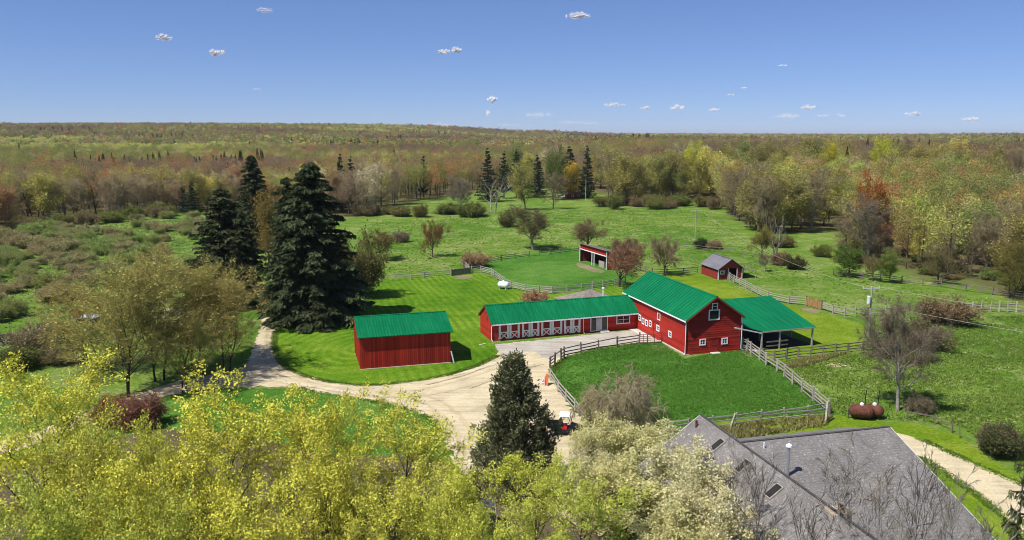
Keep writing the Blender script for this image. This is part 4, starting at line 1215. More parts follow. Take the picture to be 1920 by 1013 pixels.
m = MB(); m.hexa([(-0.6, -0.8, 1.0), (1.1, -0.8, 0.99), (1.1, 0.8, 0.99), (-0.6, 0.8, 1.0), (-0.5, -0.7, 1.65), (0.5, -0.7, 1.65), (0.5, 0.7, 1.65), (-0.5, 0.7, 1.65)]); cb = m.build('cab', M['white'], t)
m = MB(); m.hexa([(-0.4, -0.815, 1.08), (0.85, -0.815, 1.08), (0.85, 0.815, 1.08), (-0.4, 0.815, 1.08), (-0.35, -0.73, 1.55), (0.5, -0.73, 1.55), (0.5, 0.73, 1.55), (-0.35, 0.73, 1.55)]); m.build('side_window', M['glass'], cb)
m = MB(); m.box(-2.3, -0.7, -0.7, 0.7, 0.95, 1.004); m.build('cargo_bed', M['black'], t)
for xx in (-1.5, 1.5):
    for yy in (-0.78, 0.78): wheel(t, xx, yy, 0.36, 0.22)

# ------------------------------------------------------------------ far buildings
def far_house(name, label, cat, p, w_, l_, he, hr, rz, wall, roof, win=2):
    x, y, z = G(*p)
    t = thing(name, label, cat, (x, y, z), rz)
    gable_roof(t, w_, l_, he, hr, 0.3, 0.3, M[roof], 0)
    gable_body(t, w_, l_, he, hr, M[wall])
    for i in range(win):
        fr2(t, (w_ * (i + 0.5) / win - 0.5, 0, he * 0.4), (1, 0, 0), 1.0, 1.1, 0.12, 'window', 'white', 'glass')
    return t
far_house('cabin', 'dark red cabin at the far tree line beside the bare pale pole', 'cabin', (1068, 373), 6.0, 5.0, 2.4, 3.9, 0.35, 'redold', 'brownroof')
far_house('farmhouse', 'distant white house with reddish roof glimpsed between far trees', 'house', (945, 358), 6.5, 6, 2.8, 4.4, 0.2, 'mansion', 'brownroof')
far_house('hill_house', 'tiny white building in a clearing on the far wooded hill', 'house', (604, 271), 16, 11, 10, 13, 0.5, 'mansion', 'trim', 2)
x, y, z = G(1052, 371)
t = thing('parked_car', 'white car parked left of the distant red cabin', 'car', (x, y, z), 0.1)
m = MB(); m.hexa([(-2.1, -0.8, 0.35), (2.1, -0.8, 0.35), (2.1, 0.8, 0.35), (-2.1, 0.8, 0.35), (-2.05, -0.78, 0.9), (2.0, -0.78, 0.85), (2.0, 0.78, 0.85), (-2.05, 0.78, 0.9)]); m.build('body', M['white'], t)
m = MB(); m.hexa([(-1.6, -0.76, 0.9), (1.0, -0.76, 0.88), (1.0, 0.76, 0.88), (-1.6, 0.76, 0.9), (-1.2, -0.62, 1.45), (0.4, -0.62, 1.45), (0.4, 0.62, 1.45), (-1.2, 0.62, 1.45)]); m.build('cabin', M['glass'], t)
m = MB(); m.box(-1.15, 0.35, -0.6, 0.6, 1.452, 1.5); m.build('roof', M['white'], t)
for xx in (-1.3, 1.3):
    for yy in (-0.75, 0.75): wheel(t, xx, yy, 0.32, 0.2)
q = TA(97, 238.5, 2900.0)
t = thing('water_tower', 'tiny white water tower on the left horizon', 'water tower', (q[0], q[1], float(H(q[0], q[1]))))
hz = q[2] - float(H(q[0], q[1]))
m = MB(); m.tube([(0, 0, hz - 7), (0, 0, hz - 4), (0, 0, hz + 1), (0, 0, hz + 4)], [4, 9, 9, 3], 12); m.build('tank', M['white'], t)
m = MB(); m.tube([(0, 0, 0), (0, 0, hz - 6)], 2.2, 8); m.build('shaft', M['white'], t)
q = TA(333, 212, 2800.0)
t = thing('radio_mast', 'thin radio mast rising above the left horizon', 'mast', (q[0], q[1], float(H(q[0], q[1]))))
hz = q[2] - float(H(q[0], q[1]))
m = MB(); m.tube([(0, 0, 0), (0, 0, hz)], [0.7, 0.35], 4); m.build('mast', M['trim'], t)
#VEGETATION
# ------------------------------------------------------------------ vegetation: growing the prototypes
def nrm3(v):
    l = math.sqrt(v[0] * v[0] + v[1] * v[1] + v[2] * v[2]) or 1e-9
    return (v[0] / l, v[1] / l, v[2] / l)

def perp(d, rnd):
    while True:
        r = (rnd.gauss(0, 1), rnd.gauss(0, 1), rnd.gauss(0, 1))
        k = r[0] * d[0] + r[1] * d[1] + r[2] * d[2]
        v = (r[0] - k * d[0], r[1] - k * d[1], r[2] - k * d[2])
        if v[0] ** 2 + v[1] ** 2 + v[2] ** 2 > 0.05:
            return nrm3(v)

def grow_tree(seed, H_, levels, stems=1, spread=0.0, stem_base=0.0):
    """levels: list of dicts len (fraction of parent), n children, angle, wob, trop, start, r (ratio). returns segments, twig tips"""
    rnd = random.Random(seed)
    segs, tips = [], []
    def grow(p, d, L, r, lev):
        P_ = levels[lev]
        ns = P_.get('ns', 5)
        last = lev == len(levels) - 1
        nch = 0 if last else levels[lev + 1]['n']
        if not last:
            nch = max(1, int(round(nch * rnd.uniform(0.75, 1.25))))
            at_ = sorted(P_.get('start', 0.25) + (1 - P_.get('start', 0.25)) * ((k + rnd.random()) / nch) for k in range(nch))
        rr = r
        az = rnd.random() * 6.28
        ci = 0
        for i in range(ns):
            f1 = (i + 1) / ns
            w_ = P_.get('wob', 0.15)
            tz = P_.get('trop', 0.0)
            d = nrm3((d[0] + rnd.gauss(0, w_), d[1] + rnd.gauss(0, w_), d[2] + rnd.gauss(0, w_) + tz))
            st = L / ns
            q = (p[0] + d[0] * st, p[1] + d[1] * st, p[2] + d[2] * st)
            r2 = r * (1 - (1 - P_.get('taper', 0.25)) * f1)
            segs.append((p, q, rr, r2, lev))
            if last or (lev == len(levels) - 2 and i >= ns - 2):
                tips.append((q, d))
            if not last:
                C_ = levels[lev + 1]
                while ci < nch and at_[ci] <= f1 + 1e-6:
                    f = at_[ci]; ci += 1
                    az += 2.4 + rnd.gauss(0, 0.4)
                    a = C_.get('angle', 0.8) * rnd.uniform(0.75, 1.25) * (1 - 0.35 * f if lev == 0 else 1)
                    u = perp(d, rnd)
                    if lev == 0:
                        u = nrm3((math.cos(az) - d[0] * 0.0, math.sin(az), -0.1))
                    nd = nrm3((d[0] * math.cos(a) + u[0] * math.sin(a), d[1] * math.cos(a) + u[1] * math.sin(a), d[2] * math.cos(a) + u[2] * math.sin(a)))
                    shape = C_.get('shape', 'round')
                    if shape == 'round': k = (0.55 + 0.9 * f * (1.15 - f) * 1.6) if lev == 0 else (1 - 0.35 * f)
                    elif shape == 'cone': k = 1.1 - f
                    else: k = 1.0
                    cl = L * C_['len'] * max(0.15, k) * rnd.uniform(0.75, 1.2)
                    t_ = (f - i / ns) * ns
                    b = (p[0] + (q[0] - p[0]) * t_, p[1] + (q[1] - p[1]) * t_, p[2] + (q[2] - p[2]) * t_)
                    grow(b, nd, cl, min(r2 * 0.85, max(0.012, r2 * C_.get('r', 0.5))), lev + 1)
            p = q; rr = r2
    for s in range(stems):
        a = 6.28 * s / max(1, stems) + rnd.random()
        lean = spread * rnd.uniform(0.5, 1.2)
        d0 = nrm3((math.cos(a) * lean, math.sin(a) * lean, 1))
        b0 = (math.cos(a) * stem_base, math.sin(a) * stem_base, -0.25)
        grow(b0, d0, H_ * levels[0].get('len', 0.75) * rnd.uniform(0.85, 1.0), levels[0].get('rad', 0.02) * H_ / (stems ** 0.4), 0)
    return segs, tips

def tubes(segs, minr=0.0):
    """all branch segments as tapered prisms in one vectorised pass"""
    Vs, Fs, off = [], [], 0
    for lv, k in ((0, 7), (1, 5), (2, 3), (3, 3), (4, 3)):
        g = [s for s in segs if s[4] == lv]
        if not g: continue
        a = np.array([s[0] for s in g]); b = np.array([s[1] for s in g])
        ra = np.maximum(np.array([s[2] for s in g]), minr); rb = np.maximum(np.array([s[3] for s in g]), minr)
        d = b - a; d /= np.linalg.norm(d, axis=1, keepdims=True) + 1e-9
        u = np.where(np.abs(d[:, 2:3]) > 0.9, np.array([[1.0, 0, 0]]), np.array([[0, 0, 1.0]]))
        x = np.cross(d, u); x /= np.linalg.norm(x, axis=1, keepdims=True) + 1e-9
        y = np.cross(d, x)
        an = np.arange(k) * 2 * math.pi / k
        ring = np.cos(an)[None, :, None] * x[:, None, :] + np.sin(an)[None, :, None] * y[:, None, :]
        va = a[:, None, :] + ring * ra[:, None, None]
        vb = b[:, None, :] + ring * rb[:, None, None]
        V = np.concatenate([va, vb], 1).reshape(-1, 3)
        n = len(g)
        base = off + np.arange(n)[:, None] * 2 * k
        j = np.arange(k); j2 = (j + 1) % k
        F = np.stack([base + j, base + j2, base + j2 + k, base + j + k], -1).reshape(-1, 4)
        Vs.append(V); Fs.append(F); off += len(V)
    return np.concatenate(Vs), [np.concatenate(Fs)]

def cards(P_, D_, size, asp, g, up=0.3, jitter=0.3, along=False, fold=True):
    """leaf faces: centre P_, axis D_; folded along the midrib into two faces"""
    n = len(P_)
    ax = D_ + g.normal(0, jitter, (n, 3)); ax /= np.linalg.norm(ax, axis=1, keepdims=True) + 1e-9
    nr = g.normal(0, 1, (n, 3)); nr[:, 2] = np.abs(nr[:, 2]) + up
    sd_ = np.cross(ax, nr); sd_ /= np.linalg.norm(sd_, axis=1, keepdims=True) + 1e-9
    nn = np.cross(sd_, ax)
    s = size * g.uniform(0.65, 1.3, (n, 1))
    w_ = s * asp
    if fold:
        V = np.stack([P_ - ax * s * 0.5, P_ + sd_ * w_ * 0.5 + nn * w_ * 0.18, P_ + ax * s * 0.5, P_ - sd_ * w_ * 0.5 + nn * w_ * 0.18], 1).reshape(-1, 3)
        i = np.arange(n)[:, None] * 4
        return V, np.concatenate([i + np.array([[0, 1, 2]]), i + np.array([[0, 2, 3]])])
    V = np.stack([P_ - ax * s * 0.5 - sd_ * w_ * 0.5, P_ - ax * s * 0.5 + sd_ * w_ * 0.5, P_ + ax * s * 0.5], 1).reshape(-1, 3)
    return V, np.arange(n * 3).reshape(n, 3)

PROTO = {}
def proto_broad(key, seed, Ht, levels, leaf=None, twig=None, bark='bark', leafmat='leafmid', stems=1, spread=0.0, stem_base=0.0, minr=0.0, trunkname='trunk'):
    g = np.random.default_rng(seed)
    segs, tips = grow_tree(seed, Ht, levels, stems, spread, stem_base)
    V, F = tubes(segs, minr)
    tm = make_mesh(key + '_' + trunkname, V, F, [M[bark]], smooth=True)
    TP = np.array([t[0] for t in tips]); TD = np.array([t[1] for t in tips])
    n = len(TP)
    Vs, Fs, Vr, off = [], [], [], 0
    if twig:
        k, ln, wd, jt = twig
        P_ = np.repeat(TP, k, 0); D_ = np.repeat(TD, k, 0)
        ax = D_ + g.normal(0, jt, (n * k, 3)); ax /= np.linalg.norm(ax, axis=1, keepdims=True)
        l = ln * g.uniform(0.5, 1.3, (n * k, 1))
        sd_ = np.cross(ax, g.normal(0, 1, (n * k, 3))); sd_ /= np.linalg.norm(sd_, axis=1, keepdims=True) + 1e-9
        V = np.stack([P_ - sd_ * wd / 2, P_ + sd_ * wd / 2, P_ + ax * l], 1).reshape(-1, 3)
        F = np.arange(len(V)).reshape(-1, 3)
        Vs.append(V); Fs.append(F); Vr.append(np.repeat(g.uniform(0.0, 0.6, n), k)); off += len(V)
    if leaf:
        k, sp, size, asp, up = leaf
        P_ = np.repeat(TP, k, 0) + g.normal(0, sp, (n * k, 3)); D_ = np.repeat(TD, k, 0)
        V, F = cards(P_, D_, size, asp, g, up, 0.7)
        cv = np.repeat(g.uniform(0.2, 0.8, n), k) + g.normal(0, 0.15, n * k)
        Vs.append(V); Fs.append(F + off); Vr.append(np.tile(cv, 2)); off += len(V)
    V = np.concatenate(Vs); F = np.concatenate(Fs); var = np.concatenate(Vr)
    if not leaf: var = var[:len(F)]
    cm = make_mesh(key + '_crown', V, [F], [M[leafmat]], var=np.clip(var, 0, 1))
    top = max(float(V[:, 2].max()), 0.1)
    PROTO[key] = [('trunk', tm, False), ('crown', cm, True)], float(np.percentile(V[:, 2], 99.7)), float(np.percentile(np.hypot(V[:, 0], V[:, 1]), 96))

def conifer(key, seed, Ht, Rb, nwh, droop, spray, clear=0.03, power=0.85, dens=1.0, bark='barkdark', ragged=0.15):
    """trunk with whorls of limbs; each limb carries hanging needle sprays"""
    g = np.random.default_rng(seed)
    segs = []
    n0 = 14
    for i in range(n0):
        segs.append(((0, 0, Ht * i / n0 - (0.3 if i == 0 else 0)), (0, 0, Ht * (i + 1) / n0), Ht * 0.017 * (1 - i / n0) + 0.02, Ht * 0.017 * (1 - (i + 1) / n0) + 0.02, 0))
    Ps, Ds, Cs = [], [], []
    z = Ht * clear
    dz = Ht * (1 - clear) / nwh
    for wv in range(nwh):
        f = (z - Ht * clear) / (Ht * (1 - clear))
        rad = Rb * (1 - f) ** power + 0.25
        nb = max(4, int(7 * (0.6 + 0.5 * (1 - f))))
        a0 = g.uniform(0, 6.28)
        for b in range(nb):
            a = a0 + 6.283 * b / nb + g.normal(0, 0.2)
            L = rad * g.uniform(1 - 2.2 * ragged, 1 + ragged)
            dr = droop * g.uniform(0.7, 1.3) * (0.4 + 0.8 * (1 - f))
            zb = z + g.normal(0, dz * 0.4)
            prev = None
            ns = 5
            col = g.uniform(0.15, 0.7)
            for i in range(ns + 1):
                t = i / ns
                zz = zb + L * (0.28 * t * (1 - f) - dr * t * t + 0.16 * t ** 4)
                p = np.array((math.cos(a) * L * t, math.sin(a) * L * t, zz))
                if prev is not None:
                    segs.append((tuple(prev), tuple(p), 0.05 * (1 - t) + 0.02, 0.05 * (1 - t) + 0.012, 2))
                    m_ = max(2, int(spray * dens * (L / Rb + 0.25) * (0.55 + t)))
                    k = g.uniform(0, 1, (m_, 1))
                    c = prev + (p - prev) * k
                    side = np.array((-math.sin(a), math.cos(a), 0))
                    lat = g.normal(0, 1, (m_, 1)) * (0.10 + 0.20 * L * (1 - t * 0.55)) * 0.62
                    c = c + side * lat + np.array((0, 0, 1)) * (-np.abs(lat) * 0.35 - g.uniform(0, 0.25, (m_, 1)))
                    dd = np.array((math.cos(a), math.sin(a), -0.25)) * 0.6 + side * np.sign(lat) * 0.6 + np.array((0, 0, -0.55))
                    Ps.append(c); Ds.append(dd); Cs.append(np.full(m_, col) + 0.25 * (t - 0.5) + g.normal(0, 0.1, m_))  # tone rises towards the limb tips: sunlit tips painted into the needles
                prev = p
        z += dz
    V, F = tubes(segs)
    tm = make_mesh(key + '_trunk', V, F, [M[bark]])
    P_ = np.concatenate(Ps); D_ = np.concatenate(Ds); C_ = np.concatenate(Cs)
    # a leading shoot
    V, F = cards(P_, D_, 0.022 * Ht + 0.14, 0.32, g, 0.2, 0.35)
    cm = make_mesh(key + '_crown', V, [F], [M['needle']], var=np.clip(np.tile(C_, 2), 0, 1))
    PROTO[key] = [('trunk', tm, False), ('crown', cm, True)], Ht, Rb

def clump_conifer(key, seed, Ht, Rb, ncl, per, size):
    """dense upright evergreen: leading shoots and feathery clumps through a cone with a rough skin"""
    g = np.random.default_rng(seed)
    segs = [((0, 0, -0.3), (0, 0, Ht * 0.9), 0.2, 0.05, 0)]
    f = g.uniform(0, 1, ncl) ** 1.25
    a = g.uniform(0, 6.283, ncl)
    z = Ht * (0.04 + 0.9 * f)
    lump = 1 + 0.20 * np.sin(3 * a + 9 * f) + 0.13 * np.sin(7 * a - 14 * f + 1)
    rad = Rb * np.minimum(1.0, (1 - f) ** 0.72 * 1.02) * lump * np.sqrt(g.uniform(0.25, 1.0, ncl))
    C = np.stack([np.cos(a) * rad, np.sin(a) * rad, z], 1)
    for i in range(0, ncl, 2):
        segs.append(((0, 0, max(0, z[i] - rad[i] * 0.75)), tuple(C[i]), 0.03, 0.012, 2))
    V, F = tubes(segs)
    tm = make_mesh(key + '_trunk', V, F, [M['barkdark']])
    D = np.stack([np.cos(a) * 0.75, np.sin(a) * 0.75, np.full(ncl, 0.9)], 1)
    D /= np.linalg.norm(D, axis=1, keepdims=True)
    t = g.uniform(-0.6, 1, (ncl, per, 1))
    L = g.uniform(0.35, 0.75, (ncl, 1, 1))
    P_ = C[:, None, :] + D[:, None, :] * t * L + g.normal(0, 0.16, (ncl, per, 3)) * (1.15 - 0.6 * t)
    D_ = np.repeat(D, per, 0) + g.normal(0, 0.35, (ncl * per, 3))
    P_ = P_.reshape(-1, 3)
    V, F = cards(P_, D_, size, 0.36, g, 0.2, 0.3)
    var = np.repeat(g.uniform(0.15, 0.75, ncl), per) + 0.18 * t.reshape(-1)
    cm = make_mesh(key + '_crown', V, [F], [M['needle']], var=np.clip(np.tile(var, 2), 0, 1))
    PROTO[key] = [('trunk', tm, False), ('crown', cm, True)], Ht * 1.02, Rb

# foreground maples
MAPLE = [dict(len=0.80, rad=0.014, ns=9, wob=0.06, trop=0.03, start=0.25, taper=0.12),
         dict(len=0.52, n=22, angle=0.95, ns=6, wob=0.13, trop=0.10, start=0.2, r=0.5, shape='round'),
         dict(len=0.42, n=8, angle=0.8, ns=4, wob=0.18, trop=0.06, start=0.15, r=0.5),
         dict(len=0.42, n=3, angle=0.75, ns=2, wob=0.2, trop=0.05, r=0.5)]
for i in range(3):
    proto_broad('maple%d' % i, 40 + i, 13.0, MAPLE, leaf=(11, 0.17, 0.155, 0.6, 0.9), twig=(1, 0.4, 0.02, 0.5), bark='barkdark', leafmat='leaf')
# cream blossom trees
BLOS = [dict(len=0.72, rad=0.016, ns=8, wob=0.08, trop=0.03, start=0.2, taper=0.15),
        dict(len=0.58, n=18, angle=0.9, ns=6, wob=0.14, trop=0.08, start=0.2, r=0.5, shape='round'),
        dict(len=0.45, n=9, angle=0.8, ns=4, wob=0.2, trop=0.06, start=0.15, r=0.5),
        dict(len=0.45, n=4, angle=0.75, ns=2, wob=0.2, trop=0.05, r=0.5)]
for i in range(2):
    proto_broad('blossom%d' % i, 60 + i, 9.0, BLOS, leaf=(8, 0.20, 0.15, 0.75, 1.2), twig=(2, 0.35, 0.02, 0.6), bark='barkdark', leafmat='petal')
# tall budding trees on the left
BUD = [dict(len=0.85, rad=0.0085, ns=9, wob=0.07, trop=0.05, start=0.15, taper=0.12),
       dict(len=0.48, n=18, angle=0.62, ns=6, wob=0.12, trop=0.10, start=0.15, r=0.5, shape='round'),
       dict(len=0.46, n=9, angle=0.6, ns=4, wob=0.15, trop=0.10, start=0.1, r=0.5),
       dict(len=0.5, n=4, angle=0.6, ns=2, wob=0.15, trop=0.08, r=0.6)]
for i in range(3):
    proto_broad('budding%d' % i, 80 + i, 12.0, BUD, leaf=(1, 0.18, 0.24, 0.34, 0.2), twig=(5, 0.6, 0.022, 0.4), bark='barkdark', leafmat='twig', stems=2, spread=0.16, stem_base=0.25)
# bare trees
BARE = [dict(len=0.62, rad=0.020, ns=8, wob=0.06, trop=0.04, start=0.3, taper=0.2),
        dict(len=0.72, n=13, angle=0.85, ns=7, wob=0.15, trop=0.10, start=0.15, r=0.6, shape='round'),
        dict(len=0.45, n=9, angle=0.7, ns=4, wob=0.2, trop=0.06, start=0.15, r=0.5),
        dict(len=0.45, n=5, angle=0.65, ns=3, wob=0.2, trop=0.04, r=0.55)]
for i in range(3):
    proto_broad('bare%d' % i, 100 + i, 11.0, BARE, twig=(7, 0.75, 0.024, 0.5), leaf=(1, 0.25, 0.12, 0.5, 0.2), bark='barkpale', leafmat='twig')
SAP = [dict(len=0.9, rad=0.006, ns=10, wob=0.05, trop=0.05, start=0.3, taper=0.1),
       dict(len=0.42, n=11, angle=0.62, ns=6, wob=0.12, trop=0.11, start=0.2, r=0.5, shape='round'),
       dict(len=0.42, n=6, angle=0.6, ns=4, wob=0.16, trop=0.10, r=0.5),
       dict(len=0.5, n=2, angle=0.55, ns=2, wob=0.15, trop=0.08, r=0.6)]
for i in range(3):
    proto_broad('sapling%d' % i, 120 + i, 11.0, SAP, twig=(2, 0.5, 0.03, 0.4), leaf=None, bark='barkdark' if i == 1 else 'barkpale', leafmat='twig', minr=0.013)
WEEP = [dict(len=0.5, rad=0.03, ns=6, wob=0.15, trop=0.02, start=0.35, taper=0.3),
        dict(len=1.25, n=9, angle=1.0, ns=8, wob=0.2, trop=-0.03, start=0.1, r=0.6, shape='flat'),
        dict(len=0.42, n=14, angle=0.9, ns=6, wob=0.22, trop=-0.22, start=0.1, r=0.4),
        dict(len=0.5, n=6, angle=0.8, ns=3, wob=0.25, trop=-0.28, r=0.5)]
proto_broad('weeping0', 140, 5.0, WEEP, twig=(2, 0.5, 0.022, 0.5), leaf=None, bark='barktan', leafmat='twig', stems=2, spread=0.3, stem_base=0.1, minr=0.016)
# small field trees and shrubs
APPLE = [dict(len=0.45, rad=0.03, ns=5, wob=0.10, trop=0.02, start=0.35, taper=0.35),
         dict(len=1.15, n=9, angle=0.95, ns=6, wob=0.16, trop=0.08, start=0.2, r=0.6, shape='flat'),
         dict(len=0.5, n=9, angle=0.7, ns=4, wob=0.2, trop=0.07, start=0.1, r=0.5),
         dict(len=0.5, n=4, angle=0.6, ns=2, wob=0.2, trop=0.05, r=0.5)]
for i in range(2):
    proto_broad('apple%d' % i, 150 + i, 6.0, APPLE, twig=(6, 0.7, 0.035, 0.5), leaf=(2, 0.25, 0.16, 0.5, 0.3), bark='bark', leafmat='twig')
SHRUB = [dict(len=0.7, rad=0.018, ns=5, wob=0.12, trop=0.02, start=0.1, taper=0.3),
         dict(len=0.7, n=7, angle=0.6, ns=4, wob=0.2, trop=0.05, start=0.1, r=0.5, shape='flat'),
         dict(len=0.6, n=5, angle=0.6, ns=3, wob=0.2, trop=0.04, r=0.5)]
for i in range(3):
    proto_broad('shrub%d' % i, 160 + i, 3.0, SHRUB, twig=(6, 0.6, 0.04, 0.6), leaf=(6, 0.32, 0.17, 0.6, 0.5), bark='bark', leafmat='twig', stems=9, spread=0.85, stem_base=0.35)
for i in range(2):
    proto_broad('greenshrub%d' % i, 170 + i, 3.0, SHRUB, twig=(2, 0.5, 0.03, 0.6), leaf=(9, 0.30, 0.24, 0.6, 0.5), bark='bark', leafmat='leafmid', stems=8, spread=0.7, stem_base=0.3)
# woodland trees (150 to 450 m away)
WOOD = [dict(len=0.8, rad=0.013, ns=7, wob=0.05, trop=0.04, start=0.13, taper=0.2),
        dict(len=0.44, n=21, angle=0.85, ns=4, wob=0.14, trop=0.10, start=0.2, r=0.5, shape='round'),
        dict(len=0.45, n=8, angle=0.75, ns=3, wob=0.18, trop=0.08, start=0.15, r=0.5)]
for i in range(3):
    proto_broad('wood%d' % i, 200 + i, 16.0, WOOD, twig=(3, 1.0, 0.06, 0.5), leaf=(9, 0.55, 0.36, 0.7, 0.4), bark='bark', leafmat='leafmid')
WOODB = [dict(len=0.75, rad=0.014, ns=7, wob=0.06, trop=0.04, start=0.13, taper=0.2),
         dict(len=0.52, n=15, angle=0.75, ns=5, wob=0.14, trop=0.11, start=0.2, r=0.55, shape='round'),
         dict(len=0.45, n=7, angle=0.65, ns=3, wob=0.18, trop=0.08, start=0.15, r=0.5),
         dict(len=0.5, n=2, angle=0.6, ns=2, wob=0.18, trop=0.05, r=0.5)]
for i in range(3):
    proto_broad('woodbare%d' % i, 210 + i, 16.0, WOODB, twig=(6, 1.1, 0.05, 0.5), leaf=(3, 0.5, 0.26, 0.6, 0.3), bark='barkpale' if i == 1 else 'bark', leafmat='twig')
DEAD = [dict(len=0.6, rad=0.022, ns=7, wob=0.10, trop=0.02, start=0.25, taper=0.3),
        dict(len=0.7, n=8, angle=0.7, ns=6, wob=0.14, trop=0.12, start=0.2, r=0.65, shape='flat'),
        dict(len=0.4, n=4, angle=0.7, ns=4, wob=0.2, trop=0.1, r=0.5)]
proto_broad('dead0', 220, 12.0, DEAD, twig=(2, 0.7, 0.03, 0.5), leaf=None, bark='barkpale', leafmat='twig', stems=2, spread=0.3, stem_base=0.3)
# evergreens
conifer('spruce0', 300, 24.0, 5.4, 62, 0.62, 20, 0.01, 0.58, 1.5, ragged=0.15)
conifer('spruce1', 301, 19.0, 5.0, 44, 0.5, 20, 0.02, 0.58, 1.5, ragged=0.2)
conifer('pine0', 302, 18.0, 4.0, 17, 0.10, 16, 0.14, 0.7, 1.0, ragged=0.25)
conifer('fir0', 303, 15.0, 3.4, 18, 0.25, 14, 0.05, 0.8, 1.0, ragged=0.15)
clump_conifer('juniper0', 310, 10.5, 3.3, 620, 56, 0.26)
conifer('hemlock0', 311, 10.0, 3.0, 14, 0.3, 9, 0.05, 0.8, 1.0, ragged=0.3)

def col_px(x, y, z=1.0):
    d = np.array((x, y, z)) - CAMV
    return CX + FPX * float(d @ _R) / float(d @ _F)
def mark(x, y):
    p = col_px(x, y)
    for lim, s in ((90, 'above the black trailer'), (210, 'above the hay wagon'), (330, 'above the tallest budding tree'), (405, 'by the blue green conifer'), (520, 'behind the left spruces'), (650, 'behind the largest spruce'),
                   (740, 'right of the largest spruce'), (860, 'above the striped lawn'), (955, 'by the forked bare tree'), (1085, 'near the distant houses'), (1200, 'beside the distant bare pole'), (1290, 'above the main barn ridge'),
                   (1360, 'above the far pasture pole'), (1430, 'beside the pale dead tree'), (1510, 'above the pale dead tree'), (1620, 'above the green fence tree'), (1690, 'above the near utility pole'), (1790, 'above the large bare tree'), (1870, 'above the post fence')):
        if p < lim: return s
    return 'at the right edge'
def plant(key, name, label, cat, x, y, height=None, rz=None, color=(0.1, 0.1, 0.05), wide=1.0, group=None, z=None, sink=0.0):
    parts, ph, pr = PROTO[key]
    z = float(H(x, y)) if z is None else z
    t = thing(name, label, cat, (x, y, z - sink), random.random() * 6.28 if rz is None else rz, group)
    s = (height + sink) / ph if height else 1.0
    t.scale = (s * wide, s * wide, s)
    for nm, me, colr in parts:
        o = link(nm, me, t)
        if colr:
            o.color = (color[0], color[1], color[2], 1)
    return t

def plant_px(key, name, label, cat, bx, by, top, color, width=None, group=None, rz=None):
    if key[:-1] in ('shrub', 'apple', 'bare', 'woodbare', 'wood', 'dead', 'greenshrub'):
        color = (color[0] * 1.5, color[1] * 1.45, color[2] * 1.3)
    x, y, z = G(bx, by)
    h = topz(x, y, top) - z
    parts, ph, pr = PROTO[key]
    wide = 1.0
    if width:
        wide = (width_m(width, y) / 2) / (pr * h / ph)
    return plant(key, name, label, cat, x, y, h, rz, color, wide, group)

def plant_top(key, name, label, cat, tx, ty, dist, color, width=None, group=None, rz=None):
    x, y, zt = TA(tx, ty, dist)
    z = float(H(x, y)); h = zt - z
    parts, ph, pr = PROTO[key]
    wide = 1.0
    if width:
        wide = (width_m(width, dist + 2) / 2) / (pr * h / ph)
    return plant(key, name, label, cat, x, y, h, rz, color, wide, group)

# colours of things (albedo)
YEL = (0.66, 0.635, 0.10); YEL2 = (0.60, 0.60, 0.10); YELG = (0.51, 0.54, 0.10)
CRM = (0.84, 0.78, 0.44); OLIVE = (0.46, 0.395, 0.13); GREYB = (0.19, 0.155, 0.115); RUST = (0.26, 0.095, 0.035)
SPR = (0.052, 0.066, 0.030); JUN = (0.145, 0.155, 0.075)

# ---- foreground maples
for i, (tx, ty, ds, wd, col, lab) in enumerate([
    (62, 688, 47, 300, YEL, 'yellow green maple at the left edge, its crown below the black trailer'),
    (150, 775, 40, 260, YEL2, 'yellow green maple crown between the left edge and the red twigged shrub'),
    (385, 712, 43, 300, YEL, 'tallest yellow maple, its top just right of the red twigged shrub'),
    (262, 800, 37, 290, YEL, 'yellow maple crown directly below the red twigged shrub'),
    (560, 728, 46, 250, YEL, 'yellow maple with its top against the strip of dark grass below the drive'),
    (735, 752, 47, 250, YEL2, 'yellow maple standing left of the drive fork, twigs over pale gravel'),
    (868, 838, 44, 220, YEL2, 'small yellow maple touching the left side of the dark evergreen'),
    (45, 900, 33, 300, YELG, 'greener maple crown filling the bottom left corner'),
    (480, 868, 36, 290, YEL, 'yellow maple crown in the bottom row left of the garage roof'),
    (700, 880, 38, 240, YEL2, 'yellow maple crown hanging over the dark garage roof'),
    (250, 940, 31, 270, YELG, 'low yellow green maple crown at the bottom edge below the tallest maple'),
    (1068, 884, 41, 220, YELG, 'yellow green maple below the dark evergreen at the bottom edge'),
    (300, 792, 42, 190, YEL2, 'yellow maple crown just below the red twigged shrub, right side'),
    (205, 815, 41, 190, YEL2, 'yellow maple crown just below the red twigged shrub, left side'),
    (935, 935, 38, 190, YELG, 'low yellow green maple between garage roof and dark evergreen'),
    (1010, 868, 46, 150, YEL2, 'yellow green maple at the foot of the dark evergreen, right of its trunk'),
    (590, 820, 41, 220, YEL, 'yellow maple crown in the middle row below the strip of dark grass'),
    (820, 915, 37, 200, YEL2, 'yellow maple crown over the right end of the garage roof')]):
    plant_top('maple%d' % (i % 3), 'maple_tree', lab, 'tree', tx, ty, ds, col, wd, 'yellow maples in the foreground')

